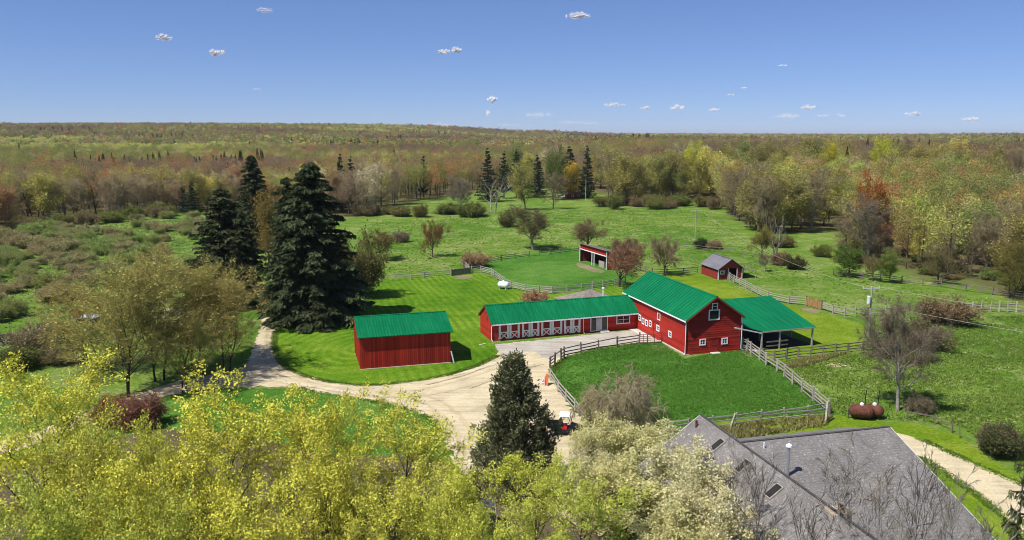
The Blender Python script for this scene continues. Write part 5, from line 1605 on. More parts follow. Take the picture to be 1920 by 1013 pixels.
# ---- cream blossom trees
for i, (tx, ty, ds, wd, lab) in enumerate([
    (1152, 786, 58, 150, 'cream blossom tree right of the utility cart, farthest of the blossom trees'),
    (1098, 846, 53, 120, 'small cream blossom tree between the dark evergreen and the blossom clump'),
    (1215, 800, 57, 170, 'cream blossom tree below the weeping tree'),
    (1300, 832, 48, 210, 'cream blossom tree against the left slope of the farmhouse roof'),
    (1185, 868, 50, 215, 'cream blossom tree in the middle of the blossom clump'),
    (1350, 910, 42, 200, 'cream blossom tree at the bottom edge below the skylights'),
    (1235, 930, 42, 220, 'lowest cream blossom tree at the bottom edge left of the skylights')]):
    plant_top('blossom%d' % (i % 2), 'blossom_tree', lab, 'tree', tx, ty, ds, CRM if i % 2 else (0.78, 0.75, 0.36), wd, 'cream blossom trees beside the farmhouse')

# ---- bare saplings between the viewer and the farmhouse roof
for i, (tx, ty, ds, wd, lab) in enumerate([
    (1365, 822, 44, 120, 'bare sapling rising over the upper left skylight'), (1440, 850, 41, 130, 'bare sapling between the skylights and the steel flue'),
    (1560, 835, 40, 190, 'bare tree with widest fork in front of the grey roof'), (1655, 858, 39, 160, 'bare sapling over the middle of the grey roof'),
    (1735, 838, 38, 150, 'bare sapling in front of the right part of the grey roof'), (1812, 870, 37, 140, 'bare sapling over the dirt track edge'),
    (1850, 905, 35, 140, 'bare sapling beside the evergreen in the bottom right corner'), (1500, 905, 36, 150, 'low bare sapling left of the stone chimney'), (1690, 920, 34, 160, 'low bare sapling at the bottom edge right of the stone chimney')]):
    plant_top('sapling%d' % (i % 3), 'sapling', lab, 'tree', tx, ty, ds, (0.24, 0.2, 0.15), wd, 'bare saplings before the farmhouse')

# ---- dark evergreen, corner evergreen
plant_top('juniper0', 'juniper_tree', 'dark green pyramid evergreen standing on the drive fork in front of the stable', 'tree', 965, 652, 59, JUN, 184, rz=1.1)
plant_top('hemlock0', 'hemlock_tree', 'dark evergreen sprays in the bottom right corner', 'tree', 1925, 850, 36, (0.085, 0.105, 0.035), 140)

# ---- spruces at the drive entrance
plant_px('spruce0', 'spruce_tree', 'largest dark spruce at the drive entrance beside the striped lawn', 'tree', 592, 601, 303, SPR, 205, 'dark spruces at the drive entrance', 0.4)
plant_px('spruce1', 'spruce_tree', 'dark spruce with slim top hugging the left side of the largest spruce', 'tree', 548, 586, 330, SPR, 125, 'dark spruces at the drive entrance', 1.4)
plant_px('spruce1', 'spruce_tree', 'broad dark spruce left of the drive, shorter than its neighbours', 'tree', 425, 568, 352, SPR, 172, 'dark spruces at the drive entrance', 2.2)
plant_px('spruce1', 'spruce_tree', 'dark spruce filling the gap left of the drive', 'tree', 462, 575, 395, SPR, 90, 'dark spruces at the drive entrance', 3.2)
plant_px('spruce0', 'spruce_tree', 'spruce standing behind, its cone rising above the left pair', 'tree', 481, 470, 290, SPR, 90, 'dark spruces at the drive entrance', 3.3)
plant_px('wood0', 'golden_tree', 'golden brown leafing tree in the gap between the spruces', 'tree', 505, 500, 358, (0.21, 0.165, 0.055), 80)
plant_px('shrub0', 'shrub', 'olive twiggy bush in the shade at the right foot of the largest spruce', 'shrub', 672, 556, 438, (0.13, 0.12, 0.05), 100)
plant_px('greenshrub0', 'shrub', 'dark glossy bush at the right foot of the largest spruce', 'shrub', 640, 585, 500, (0.045, 0.065, 0.03), 90)

# ---- tall budding trees on the left
for i, (bx_, by_, tp, wd, lab) in enumerate([
    (238, 742, 478, 250, 'tall budding tree with forked dark trunks above the red twigged shrub'),
    (300, 715, 468, 235, 'tallest budding tree, centre of the olive clump on the left'),
    (365, 690, 495, 215, 'budding tree left of the drive with olive buds'),
    (425, 700, 505, 170, 'budding tree overhanging the drive at the right of the olive clump'),
    (180, 700, 535, 230, 'low spreading budding tree at the left of the olive clump'),
    (345, 735, 585, 170, 'shorter budding tree behind the tallest yellow maple')]):
    plant_px('budding%d' % (i % 3), 'budding_tree', lab, 'tree', bx_, by_, tp, OLIVE, wd, 'olive budding trees left of the drive')
plant_px('shrub1', 'red_shrub', 'red twigged shrub under the budding trees', 'shrub', 262, 800, 742, (0.20, 0.095, 0.075), 100)
plant_px('shrub2', 'red_shrub', 'second red twigged shrub left of the forked trunks', 'shrub', 215, 790, 742, (0.24, 0.10, 0.07), 90)
plant_px('shrub0', 'shrub', 'grey bare shrub beside the black trailer', 'shrub', 75, 668, 598, (0.26, 0.235, 0.14), 95)
plant_px('greenshrub1', 'shrub', 'dark low bush in shade right of the black trailer', 'shrub', 35, 690, 650, (0.11, 0.13, 0.045), 90)
plant_px('shrub2', 'shrub', 'dark brown bramble between trailer and budding trees', 'shrub', 112, 680, 645, (0.19, 0.17, 0.09), 80)

# ---- single trees on the right and in the middle
plant_px('bare1', 'bare_tree', 'large bare tree with pale trunk above the rusty fuel tanks', 'tree', 1683, 770, 562, (0.20, 0.165, 0.13), 150, rz=0.7)
plant_px('weeping0', 'weeping_tree', 'bare weeping fruit tree in the paddock', 'tree', 1180, 803, 676, (0.5, 0.43, 0.24), 215, rz=2.0)
plant_px('apple0', 'round_tree', 'bare rounded tree beside the run-in shed', 'tree', 1160, 538, 452, (0.26, 0.15, 0.10), 95)
plant_px('apple1', 'round_tree', 'bare vase shaped tree behind the main barn roof', 'tree', 1246, 517, 440, (0.25, 0.195, 0.13), 78)
plant_px('bare0', 'bare_tree', 'tangled grey tree with pale leaning trunk in the middle pasture', 'tree', 1000, 468, 388, (0.15, 0.13, 0.07), 105, rz=1.0)
plant_px('apple0', 'round_tree', 'brown rounded tree behind the run-in shed roof', 'tree', 1098, 470, 412, (0.20, 0.16, 0.09), 85)
plant_px('apple1', 'round_tree', 'bronze dense tree standing alone in the left of the middle pasture', 'tree', 811, 482, 412, (0.20, 0.125, 0.055), 62)
plant_px('apple0', 'round_tree', 'olive spreading tree in the pasture right of the largest spruce', 'tree', 715, 486, 428, (0.19, 0.17, 0.07), 85)
plant_px('shrub1', 'shrub', 'small grey bush behind the olive spreading pasture tree', 'shrub', 752, 454, 434, GREYB, 36)
plant_px('greenshrub0', 'shrub', 'upright olive bush left of the tangled grey pasture tree', 'shrub', 951, 426, 396, (0.13, 0.14, 0.05), 32)
plant_px('shrub0', 'shrub', 'tan bare bush at the curve of the far paddock fence', 'shrub', 890, 500, 470, (0.30, 0.2, 0.13), 55)
plant_px('shrub2', 'shrub', 'tan bare bush behind the stable roof', 'shrub', 1005, 572, 545, (0.33, 0.2, 0.13), 55)
plant_px('greenshrub1', 'shrub', 'dark bush at the foot of the far pasture pole', 'shrub', 1315, 466, 447, (0.045, 0.06, 0.03), 30)
plant_px('shrub1', 'shrub', 'tan bush right of the far pasture pole', 'shrub', 1340, 467, 450, (0.26, 0.20, 0.12), 30)
plant_px('shrub2', 'shrub', 'bare bush beside the bare rounded tree by the run-in shed', 'shrub', 1172, 478, 444, (0.19, 0.15, 0.09), 60)
plant_px('dead0', 'dead_tree', 'pale forked dead tree at the wood edge right of the horse shelter', 'tree', 1455, 483, 395, (0.2, 0.18, 0.14), 60, rz=0.3)
plant_px('apple1', 'young_tree', 'olive leafing young tree left of the pale dead tree', 'tree', 1428, 484, 420, (0.22, 0.20, 0.06), 46)
plant_px('bare2', 'young_tree', 'thin young tree alone in the pasture below the pale dead tree', 'tree', 1434, 510, 472, (0.26, 0.23, 0.15), 24)
plant_px('greenshrub0', 'shrub', 'dark bush below the pale dead tree', 'shrub', 1490, 505, 480, (0.08, 0.08, 0.035), 40)
plant_px('shrub1', 'shrub', 'brown bush beside the pale dead tree', 'shrub', 1462, 497, 472, (0.2, 0.15, 0.09), 40)
plant_px('wood1', 'leafy_tree', 'bright green rounded tree in full leaf by the dark wood edge fence', 'tree', 1593, 518, 458, (0.085, 0.15, 0.03), 68)
plant_px('wood2', 'leafy_tree', 'fresh green narrow tree second along the wood edge fence', 'tree', 1668, 530, 470, (0.13, 0.19, 0.04), 52)
plant_px('apple0', 'young_tree', 'grey green straggly tree between the two green fence trees', 'tree', 1636, 527, 478, (0.21, 0.19, 0.09), 40)
plant_px('apple1', 'round_tree', 'gnarled brown tree with many stems at the wood edge', 'tree', 1758, 533, 462, (0.17, 0.155, 0.07), 75)
plant_px('budding0', 'budding_tree', 'olive budding tree at the right edge above the post fence', 'tree', 1895, 560, 445, (0.23, 0.20, 0.055), 100)
plant_px('bare2', 'bare_tree', 'pale barked tree with crooked limbs inside the right wood', 'tree', 1850, 500, 410, (0.27, 0.24, 0.18), 70)
plant_px('shrub0', 'shrub', 'broad brown thicket behind the large bare tree', 'shrub', 1770, 605, 556, (0.19, 0.145, 0.085), 110)
plant_px('shrub1', 'shrub', 'dark thicket at the foot of the large bare tree, right side', 'shrub', 1735, 655, 600, (0.13, 0.11, 0.06), 80)
plant_px('greenshrub1', 'shrub', 'dark green bush at the right end of the fence before the open shed', 'shrub', 1660, 668, 630, (0.07, 0.085, 0.035), 60)
plant_px('greenshrub0', 'shrub', 'grey green bush at the bend of the dirt track', 'shrub', 1880, 855, 800, (0.085, 0.095, 0.045), 90)
plant_px('shrub2', 'shrub', 'brown twigs tangled inside the bush at the dirt track bend', 'shrub', 1868, 848, 796, (0.14, 0.11, 0.075), 80)
plant_px('shrub0', 'shrub', 'dead brush heap right of the large bare tree', 'shrub', 1722, 775, 740, (0.2, 0.17, 0.12), 55)

# ---- shrubs scattered over the left field
FIELD = px_poly([(-160, 640), (0, 620), (60, 570), (200, 560), (370, 520), (385, 440), (380, 405), (250, 412), (130, 425), (0, 445), (-180, 470)])
fx0, fx1 = min(p[0] for p in FIELD), max(p[0] for p in FIELD); fy0, fy1 = min(p[1] for p in FIELD), max(p[1] for p in FIELD)
rr = random.Random(11)
got = []
tries = 0
while len(got) < 150 and tries < 20000:
    tries += 1
    x, y = rr.uniform(fx0, fx1), rr.uniform(fy0, fy1)
    if not inside(FIELD, x, y): continue
    if any((x - a) ** 2 + (y - b) ** 2 < 3.6 ** 2 for a, b in got): continue
    if math.sin(x / 13.0 + 1) * math.sin(y / 17.0) < -0.35 and rr.random() < 0.85: continue
    got.append((x, y))
for i, (x, y) in enumerate(got):
    c = [(0.37, 0.40, 0.135), (0.42, 0.39, 0.18), (0.34, 0.42, 0.125), (0.43, 0.36, 0.18)][rr.randrange(4)]
    hh, wd_ = rr.uniform(1.6, 3.4), rr.uniform(1.0, 1.6)
    cp = col_px(x, y)
    lab = '%s %s %s field shrub, %s, %s' % ('low' if hh < 2.2 else 'tall' if hh > 2.9 else 'mid-sized', 'broad' if wd_ > 1.3 else 'narrow', 'olive-grey' if c[0] < 0.385 else 'brown-grey',
        'at the left edge' if cp < 60 else 'above the hay wagon' if cp < 200 else 'left of the bright green bush' if cp < 256 else 'right of the bright green bush' if cp < 330 else 'close to the spruces', 'nearest the farm' if y < 150 else 'midway to the wood' if y < 188 else 'next to the wood')
    plant('shrub%d' % rr.randrange(3), 'shrub', lab, 'shrub', x, y, hh, None, c, wd_, 'shrubs scattered over the rough left field')
plant_px('greenshrub0', 'shrub', 'bright green small bush in the middle of the rough field', 'shrub', 256, 462, 446, (0.06, 0.12, 0.02), 24)

# ---- woods standing round the pastures: every tree a thing
WC = {'olive': [(0.195, 0.175, 0.052), (0.215, 0.19, 0.058), (0.175, 0.165, 0.055)], 'yellow': [(0.31, 0.29, 0.07), (0.28, 0.275, 0.075), (0.34, 0.31, 0.085)],
      'bare': [(0.175, 0.138, 0.08), (0.195, 0.155, 0.095), (0.165, 0.132, 0.075)], 'rust': [(0.215, 0.145, 0.06), (0.235, 0.16, 0.07), (0.205, 0.13, 0.06)],
      'green': [(0.14, 0.165, 0.05), (0.125, 0.15, 0.045)], 'pine': [(0.036, 0.052, 0.026), (0.040, 0.058, 0.030)], 'pale': [(0.33, 0.305, 0.17), (0.30, 0.265, 0.165)]}
WN = {'olive': ('wood', 'olive leafing tree'), 'yellow': ('wood', 'yellow green leafing tree'), 'bare': ('woodbare', 'grey brown bare tree'), 'rust': ('wood', 'rust brown budding tree'),
      'green': ('wood', 'fresh green tree'), 'pine': ('fir', 'dark green conifer'), 'pale': ('wood', 'pale cream leafing tree')}
used_xy = []
def wood_tree(x, y, h, kind, where, group, wide=1.0, rown=0):
    p, desc = WN[kind]
    n = {'wood': 3, 'woodbare': 3, 'fir': 1}[p]
    c = WC[kind][rr.randrange(len(WC[kind]))]
    k = rr.uniform(0.85, 1.15) * ((2.1 if x > -35 else 2.75) if kind != 'pine' else 1.4)
    plant(p + str(rr.randrange(n)), 'conifer_tree' if kind == 'pine' else 'woodland_tree', '%s %s %s, %s row, %s, %s' % ('short' if h < 13.5 else 'tall' if h < 19 else 'towering', 'broad' if wide > 1.2 else 'slim', desc, ('front', 'second', 'back')[rown], where, mark(x, y)), 'tree', x, y, h, None, tuple(q * k for q in c), wide, group)
    used_xy.append((x, y))
def pick(ws):
    r = rr.random() * sum(ws.values())
    for k, v in ws.items():
        r -= v
        if r <= 0: return k
    return k
def row(pts, step, rows, back, tops, ws, where, group, wide=(1.0, 1.4)):
    """rows of trees along the wood edge; pts = ground line of the edge in the survey"""
    W_ = [np.array(G(*p)[:2]) for p in pts]
    for r_ in range(rows):
        for a, b in zip(W_[:-1], W_[1:]):
            d = b - a; l = np.linalg.norm(d); n = max(1, int(round(l / (step + r_ * 0.8))))
            for k in range(n):
                q = a + d * ((k + rr.uniform(0.1, 0.9)) / n)
                out = q / np.linalg.norm(q)
                q = q + out * (r_ * back + rr.uniform(0, back * 0.8))
                if any((q[0] - u) ** 2 + (q[1] - v) ** 2 < 9 for u, v in used_xy): continue
                if any(inside(c_, q[0], q[1]) for c_ in CLEAR): continue
                h = rr.uniform(*tops) * (1 + 0.05 * r_)
                wood_tree(q[0], q[1], h, pick(ws), where, group, rr.uniform(*wide), r_)
row([(-60, 436), (0, 430), (130, 412), (250, 405), (335, 398)], 6.0, 3, 9.0, (12.5, 16.5), dict(olive=4, yellow=1.6, bare=4, rust=1.6, pale=0.5), 'left wood edge', 'trees along the left wood edge')
row([(335, 398), (440, 396), (560, 400), (650, 405)], 7.5, 3, 9.0, (13, 17), dict(olive=3, yellow=2, bare=3, rust=2.5, pale=1), 'left wood edge', 'trees along the left wood edge')
row([(650, 405), (720, 398), (800, 397), (905, 397)], 6.5, 3, 9.0, (15, 19), dict(olive=4, yellow=2.6, bare=3.5, rust=0.6, pale=1.0), 'middle wood edge', 'trees along the middle wood edge')
row([(905, 362), (1000, 356), (1160, 356)], 10, 2, 14.0, (17, 24), dict(olive=3, yellow=2, bare=2, rust=1.5, green=1, pale=0.8), 'distant house trees', 'trees round the distant houses')
row([(1120, 388), (1180, 385), (1240, 382), (1345, 372)], 7.0, 3, 10.0, (17, 22), dict(olive=4, yellow=2.5, bare=3, rust=1, green=0.5, pale=0.8), 'tall middle wood', 'trees along the right wood edge')
row([(1352, 385), (1385, 415), (1440, 445), (1490, 438), (1565, 430)], 6.5, 2, 10.0, (15, 19), dict(olive=3, bare=5, rust=0.7, yellow=0.6), 'right wood edge', 'trees along the right wood edge')
row([(1578, 478), (1612, 492), (1660, 495), (1750, 502), (1840, 520), (1930, 540)], 7.0, 3, 9.0, (9, 13.5), dict(olive=2.5, bare=6, yellow=0.5, green=0.8, rust=0.6), 'scrubby right wood', 'trees of the scrubby right wood')
row([(1345, 350), (1450, 352), (1560, 352), (1680, 356), (1790, 352)], 9.0, 3, 16.0, (15.5, 20), dict(olive=5, bare=2.5, yellow=1.0, rust=0.6, green=1.0), 'right skyline wood', 'tall trees on the right skyline')
row([(1790, 352), (1850, 346), (1930, 344), (2000, 350)], 11.0, 2, 14.0, (13, 17), dict(olive=3, bare=3, green=1), 'right meadow wood', 'tall trees on the right skyline')
for bx_, by_, tp, wd, kind, lab in [
    (362, 402, 340, 42, 'pine', 'blue green conifer pair standing before the left wood edge'), (345, 400, 348, 30, 'pine', 'smaller conifer beside the blue green conifer in the left wood edge'),
    (915, 378, 277, 46, 'pine', 'broad dark conifer left in the row above the distant white house'), (945, 372, 282, 30, 'pine', 'slim dark conifer second in the row above the distant white house'),
    (968, 372, 278, 30, 'pine', 'slim dark conifer third in the row above the distant white house'), (1008, 370, 290, 40, 'pine', 'low dark conifer above the forked bare tree'),
    (1100, 372, 272, 34, 'pine', 'tall dark pine behind the distant bare pole'), (1068, 366, 274, 60, 'pine', 'dark conifer behind the golden willow'),
    (640, 395, 288, 40, 'pine', 'dark conifer right of the largest spruce top'), (795, 372, 287, 22, 'pine', 'small dark conifer above the middle wood edge'),
    (660, 392, 292, 30, 'pine', 'dark conifer second right of the largest spruce top')]:
    c = WC[kind][0]
    plant_px('pine0' if wd < 34 else 'fir0', 'conifer_tree', lab, 'tree', bx_, by_, tp, c, wd)
plant_px('wood0', 'willow_tree', 'golden willow at the distant red cabin', 'tree', 1068, 372, 302, (0.42, 0.29, 0.05), 52)
plant_px('wood1', 'leafy_tree', 'rounded green tree left of the golden willow', 'tree', 1036, 375, 276, (0.13, 0.16, 0.04), 50)
plant_px('dead0', 'bare_tree', 'pale forked bare tree at the middle pasture edge', 'tree', 926, 400, 318, (0.25, 0.21, 0.16), 70)
plant_px('bare2', 'bare_tree', 'thin pale bare tree left of the forked bare tree', 'tree', 865, 402, 325, (0.26, 0.22, 0.17), 50)
plant_px('wood2', 'leafy_tree', 'pale yellow tree before the distant houses', 'tree', 985, 394, 305, (0.30, 0.28, 0.10), 60)
plant_px('woodbare0', 'bare_tree', 'grey tree right of the pale yellow tree before the distant cabin', 'tree', 1037, 392, 320, (0.2, 0.16, 0.11), 55)
plant_px('wood1', 'rust_tree', 'rust red budding tree in the scrubby right wood', 'tree', 1640, 470, 322, (0.30, 0.11, 0.035), 75)
plant_px('woodbare1', 'bare_tree', 'large rounded grey bare tree left of centre in the scrubby right wood', 'tree', 1628, 494, 362, (0.17, 0.145, 0.11), 95)
plant_px('wood0', 'yellow_tree', 'bright yellow tree on the skyline left of the tall right wood', 'tree', 1552, 358, 256, (0.46, 0.43, 0.05), 42)
plant_px('wood2', 'yellow_tree', 'bright yellow green tree on the skyline right of the tall right wood', 'tree', 1658, 358, 256, (0.38, 0.42, 0.06), 56)
plant_px('wood1', 'yellow_tree', 'bright yellow tree on the skyline above the far pasture pole', 'tree', 1290, 372, 262, (0.42, 0.42, 0.06), 52)
for i in range(52):
    bx_ = rr.uniform(0, 360) if i >= 26 and i < 40 else rr.uniform(650, 900) if i < 9 or i >= 46 else rr.uniform(1130, 1350) if i < 17 or i >= 40 else rr.uniform(1380, 1930)
    by_ = 432 - bx_ * 0.09 if i >= 26 and i < 40 else 403 if i < 9 or i >= 46 else 388 if i < 17 or i >= 40 else 445 + (bx_ - 1380) * 0.20
    pk_ = i % 3
    plant_px(['greenshrub0', 'shrub1', 'greenshrub1'][pk_], 'shrub', ['low green bush', 'low brown bush', 'low olive bush'][pk_] + ' at the foot of the wood, ' + mark(*G(bx_, by_)[:2]), 'shrub', bx_, by_ + rr.uniform(-3, 5), by_ - rr.uniform(12, 24),
             [(0.14, 0.17, 0.05), (0.19, 0.15, 0.09), (0.16, 0.15, 0.06)][pk_], rr.uniform(28, 50), 'bushes along the wood edges')

UND = px_poly([(1572, 470), (1640, 492), (1760, 508), (1860, 535), (1925, 552), (1925, 470), (1760, 440), (1600, 430)])
n_ = 0
while n_ < 44:
    q = (rr.uniform(min(p[0] for p in UND), max(p[0] for p in UND)), rr.uniform(min(p[1] for p in UND), max(p[1] for p in UND)))
    if not inside(UND, *q): continue
    n_ += 1
    k_ = rr.randrange(3)
    plant(['shrub0', 'greenshrub0', 'shrub2'][k_], 'shrub', ['grey brown brush', 'pale green brush', 'tan brush'][k_] + ' under the scrubby right wood, ' + ('near the fence, ' if q[1] < 165 else 'deep inside, ') + mark(*q), 'shrub', q[0], q[1], rr.uniform(1.2, 3.0), None,
          [(0.30, 0.26, 0.14), (0.25, 0.30, 0.09), (0.38, 0.31, 0.17)][k_], rr.uniform(1.0, 1.5), 'brush under the scrubby right wood')

# ------------------------------------------------------------------ the far forest: one mass
FAR = bpy.data.collections.new('far_forest_trees')
def far_proto(name, seed, color, Ht=15.0, Rc=4.6, n=150, size=1.9, conifer_=False, mat='leaffar'):
    g = np.random.default_rng(seed)
    if conifer_:
        f = g.uniform(0, 1, n) ** 1.2; a = g.uniform(0, 6.28, n)
        r_ = Rc * (1 - f) * g.uniform(0.5, 1, n)
        P_ = np.stack([np.cos(a) * r_, np.sin(a) * r_, Ht * (0.1 + 0.9 * f)], 1)
        D_ = np.stack([np.cos(a), np.sin(a), np.full(n, -0.5)], 1)
    else:
        nl = 9
        lc = g.normal(0, 1, (nl, 3)) * np.array((Rc * 0.52, Rc * 0.52, Ht * 0.13)) + np.array((0, 0, Ht * 0.68))
        k = g.integers(0, nl, n)
        d = g.normal(0, 1, (n, 3)); d /= np.linalg.norm(d, axis=1, keepdims=True)
        P_ = lc[k] + d * g.uniform(0.6, 1.0, (n, 1)) * np.array((Rc * 0.42, Rc * 0.42, Ht * 0.14))
        D_ = d
    V, F = cards(P_, D_, size, 0.8 if n < 200 else 0.5, g, 0.8, 0.8)
    var = np.tile(g.uniform(0.1, 0.9, n), 2)
    V0, F0 = tubes([((0, 0, -1), (0, 0, Ht * 0.7), 0.22, 0.1, 1)])
    Vb = np.concatenate([V, V0]); mi = np.concatenate([np.zeros(len(F), int), np.ones(len(F0[0]), int)])
    me = make_mesh(name, Vb, [F, F0[0] + len(V)], [M[mat], M['bark']], var=np.concatenate([var, np.zeros(len(F0[0]))]), midx=mi)
    ca = me.attributes.new('tint', 'FLOAT_COLOR', 'POINT')
    ca.data.foreach_set('color', np.tile(np.array((*[q * k for q, k in zip(color, (2.35, 2.2, 1.9) if not conifer_ else (1.4, 1.4, 1.2))], 1), np.float32), len(Vb)))
    FAR.objects.link(bpy.data.objects.new(name, me))
far_cols = [((0.105, 0.088, 0.062), 0), ((0.165, 0.125, 0.078), 0), ((0.150, 0.150, 0.055), 0), ((0.21, 0.21, 0.072), 0), ((0.25, 0.275, 0.082), 0), ((0.22, 0.125, 0.060), 0), ((0.115, 0.14, 0.048), 0), ((0.235, 0.215, 0.12), 0), ((0.034, 0.05, 0.028), 1), ((0.135, 0.105, 0.080), 0)]
for lod in (0, 1):
    for i, (c, k) in enumerate(far_cols):
        # the nearer trees of the mass carry finer foliage
        far_proto('far_tree_%s%s' % ('fine' if lod else 'coarse', 'abcdefghij'[i]), 400 + i, c, 15 if not k else 17, 4.8 if not k else 3.6, (150 if not k else 110) * (11 if lod else 1), 0.45 if lod else 1.5, bool(k))
FINE0 = len(far_cols)
pts, kinds, scl, rot = [], [], [], []
fr = np.random.default_rng(21)
uxy = np.array(used_xy)
y0 = 95.0
def pnoise(x, y, s, o):
    return (np.sin(x / s + o) + np.sin(y / (s * 0.8) + o * 2.1) + np.sin((x + y) / (s * 1.3) + o * 3.3) + np.sin((x - 1.7 * y) / (s * 0.6) + o)) / 4
while y0 < 6500:
    s = (6.5 + 0.0052 * max(0.0, y0 - 205)) if y0 < 2700 else 26 + (y0 - 2700) * 0.012
    half = 0.80 * y0 + 130
    xa = np.arange(-half, half, s) + fr.uniform(-0.5, 0.5, int(math.ceil(2 * half / s))) [:len(np.arange(-half, half, s))] * s * 0.9
    ya = y0 + fr.uniform(-0.5, 0.5, len(xa)) * s * 0.9
    m = forest_mask(xa, ya)
    xa, ya = xa[m], ya[m]
    if len(xa):
        near = ya < 520
        if near.any():
            for j in np.where(near)[0]:
                if ((uxy[:, 0] - xa[j]) ** 2 + (uxy[:, 1] - ya[j]) ** 2).min() < 36: xa[j] = 1e9
            k = xa < 1e8; xa, ya = xa[k], ya[k]
        pts.append(np.stack([xa, ya, H(xa, ya)], 1))
        q = 0.85 * pnoise(xa, ya, 60.0, 0.7) + 0.9 * pnoise(xa, ya, 210.0, 4.0) + 0.24 * fr.normal(0, 1, len(xa))
        q2 = pnoise(xa, ya, 160.0, 2.2)
        kd = np.where(q < -0.75, 0, np.where(q < -0.5, 9, np.where(q < -0.22, 1, np.where(q < 0.05, 2, np.where(q < 0.28, 3, np.where(q < 0.45, 6, np.where(q < 0.6, 7, 4)))))))
        kd = np.where(fr.uniform(0, 1, len(xa)) < 0.05 + 0.08 * (q2 > 0.3), 5, kd)
        kd = np.where(fr.uniform(0, 1, len(xa)) < np.where(pnoise(xa, ya, 55.0, 5.1) > 0.70, 0.7, 0.002), 8, kd)
        kinds.append(kd + (FINE0 if ya.mean() < 900 else 0) if len(ya) else kd)
        scl.append(fr.uniform(0.72, 1.18, len(xa)) * (1.0 if y0 < 2700 else 1.5))
        rot.append(fr.uniform(0, 6.28, len(xa)))
    y0 += s * 0.92
pts = np.concatenate(pts); kinds = np.concatenate(kinds); scl = np.concatenate(scl); rot = np.concatenate(rot)
fm = bpy.data.meshes.new('far_forest')
fm.vertices.add(len(pts)); fm.vertices.foreach_set('co', pts.astype(np.float32).ravel())
for nm, ty, dat in (('kind_index', 'INT', kinds.astype(np.int32)), ('tree_scale', 'FLOAT', scl.astype(np.float32)), ('tree_turn', 'FLOAT', rot.astype(np.float32))):
    a_ = fm.attributes.new(nm, ty, 'POINT'); a_.data.foreach_set('value', dat)
fo = tag(link('far_forest', fm), 'brown, olive and yellow green spring forest covering the land to the horizon', 'forest', None, 'stuff')
ng = bpy.data.node_groups.new('far_forest', 'GeometryNodeTree')
ng.interface.new_socket('Geometry', in_out='INPUT', socket_type='NodeSocketGeometry')
ng.interface.new_socket('Geometry', in_out='OUTPUT', socket_type='NodeSocketGeometry')
gi, go = N(ng, 'NodeGroupInput'), N(ng, 'NodeGroupOutput')
ip = N(ng, 'GeometryNodeInstanceOnPoints')
ci = N(ng, 'GeometryNodeCollectionInfo'); ci.inputs['Collection'].default_value = FAR
ci.inputs['Separate Children'].default_value = True; ci.inputs['Reset Children'].default_value = True
ip.inputs['Pick Instance'].default_value = True
def nattr(nm, ty):
    n = N(ng, 'GeometryNodeInputNamedAttribute', data_type=ty); n.inputs[0].default_value = nm; return n.outputs[0]
cx3 = N(ng, 'ShaderNodeCombineXYZ'); ng.links.new(nattr('tree_turn', 'FLOAT'), cx3.inputs[2])
ng.links.new(gi.outputs[0], ip.inputs['Points']); ng.links.new(ci.outputs[0], ip.inputs['Instance'])
ng.links.new(nattr('kind_index', 'INT'), ip.inputs['Instance Index'])
ng.links.new(cx3.outputs[0], ip.inputs['Rotation'])
ng.links.new(nattr('tree_scale', 'FLOAT'), ip.inputs['Scale'])
ng.links.new(ip.outputs[0], go.inputs[0])
md = fo.modifiers.new('forest', 'NODES'); md.node_group = ng
print('far forest trees', len(pts))

# ------------------------------------------------------------------ standing grass
def tufts(name, label, polys, n, hgt, color, exclude=(), seed=1, wd=0.10):
    g = np.random.default_rng(seed)
    allp = np.concatenate([np.array(p) for p in polys])
    lo, hi = allp.min(0), allp.max(0)
    P_ = []
    while sum(len(p) for p in P_) < n:
        x = g.uniform(lo[0], hi[0], n); y = g.uniform(lo[1], hi[1], n)
        m = np.zeros(n, bool)
        for p in polys: m |= inside(p, x, y)
        for p in exclude: m &= ~inside(p, x, y)
        m &= (g.uniform(0, 1, n) < np.clip(0.6 + 0.6 * pnoise(x, y, 5.0, seed) + 0.5 * pnoise(x, y, 1.7, seed + 2), 0.05, 1))
        P_.append(np.stack([x[m], y[m]], 1))
    P_ = np.concatenate(P_)[:n]
    z = H(P_[:, 0], P_[:, 1])
    base = np.column_stack([P_, z + 0.02])
    k = 3
    B = np.repeat(base, k, 0)
    B[:, :2] += g.normal(0, 0.10, (n * k, 2))
    h = hgt * g.uniform(0.5, 1.25, n * k)
    lean = g.normal(0, 0.45, (n * k, 2)) * h[:, None]
    an = g.uniform(0, 6.28, n * k)
    sx = np.stack([np.cos(an), np.sin(an), np.zeros(n * k)], 1) * wd
    top = B + np.column_stack([lean, h])
    V = np.stack([B - sx, B + sx, top], 1).reshape(-1, 3)
    F = np.arange(len(V)).reshape(-1, 3)
    me = make_mesh(name, V, [F], [M['blade']], var=np.clip(np.repeat(g.uniform(0.2, 0.8, n), k) + g.normal(0, 0.15, n * k), 0, 1))
    o = tag(link(name, me), label, 'grass', None, 'stuff')
    o.color = (*color, 1)
BARNS = [[(-18.6, 91.3), (-7.2, 94.2), (-9.6, 103.2), (-21, 100.2)], [tuple(bo), tuple(bo + bu * 19.4), tuple(bo + bu * 19.4 + bn * 8.2), tuple(bo + bn * 8.2)],
         px_poly([(1430, 650), (1535, 640), (1470, 600), (1370, 600)])]
PAD = px_poly([(1036, 700), (1038, 690), (1058, 674), (1090, 664), (1122, 657), (1157, 652), (1198, 646), (1242, 645), (1284, 674), (1392, 654), (1432, 677), (1480, 712), (1520, 744), (1554, 774), (1400, 785), (1270, 802), (1150, 812), (1104, 790), (1064, 745)])
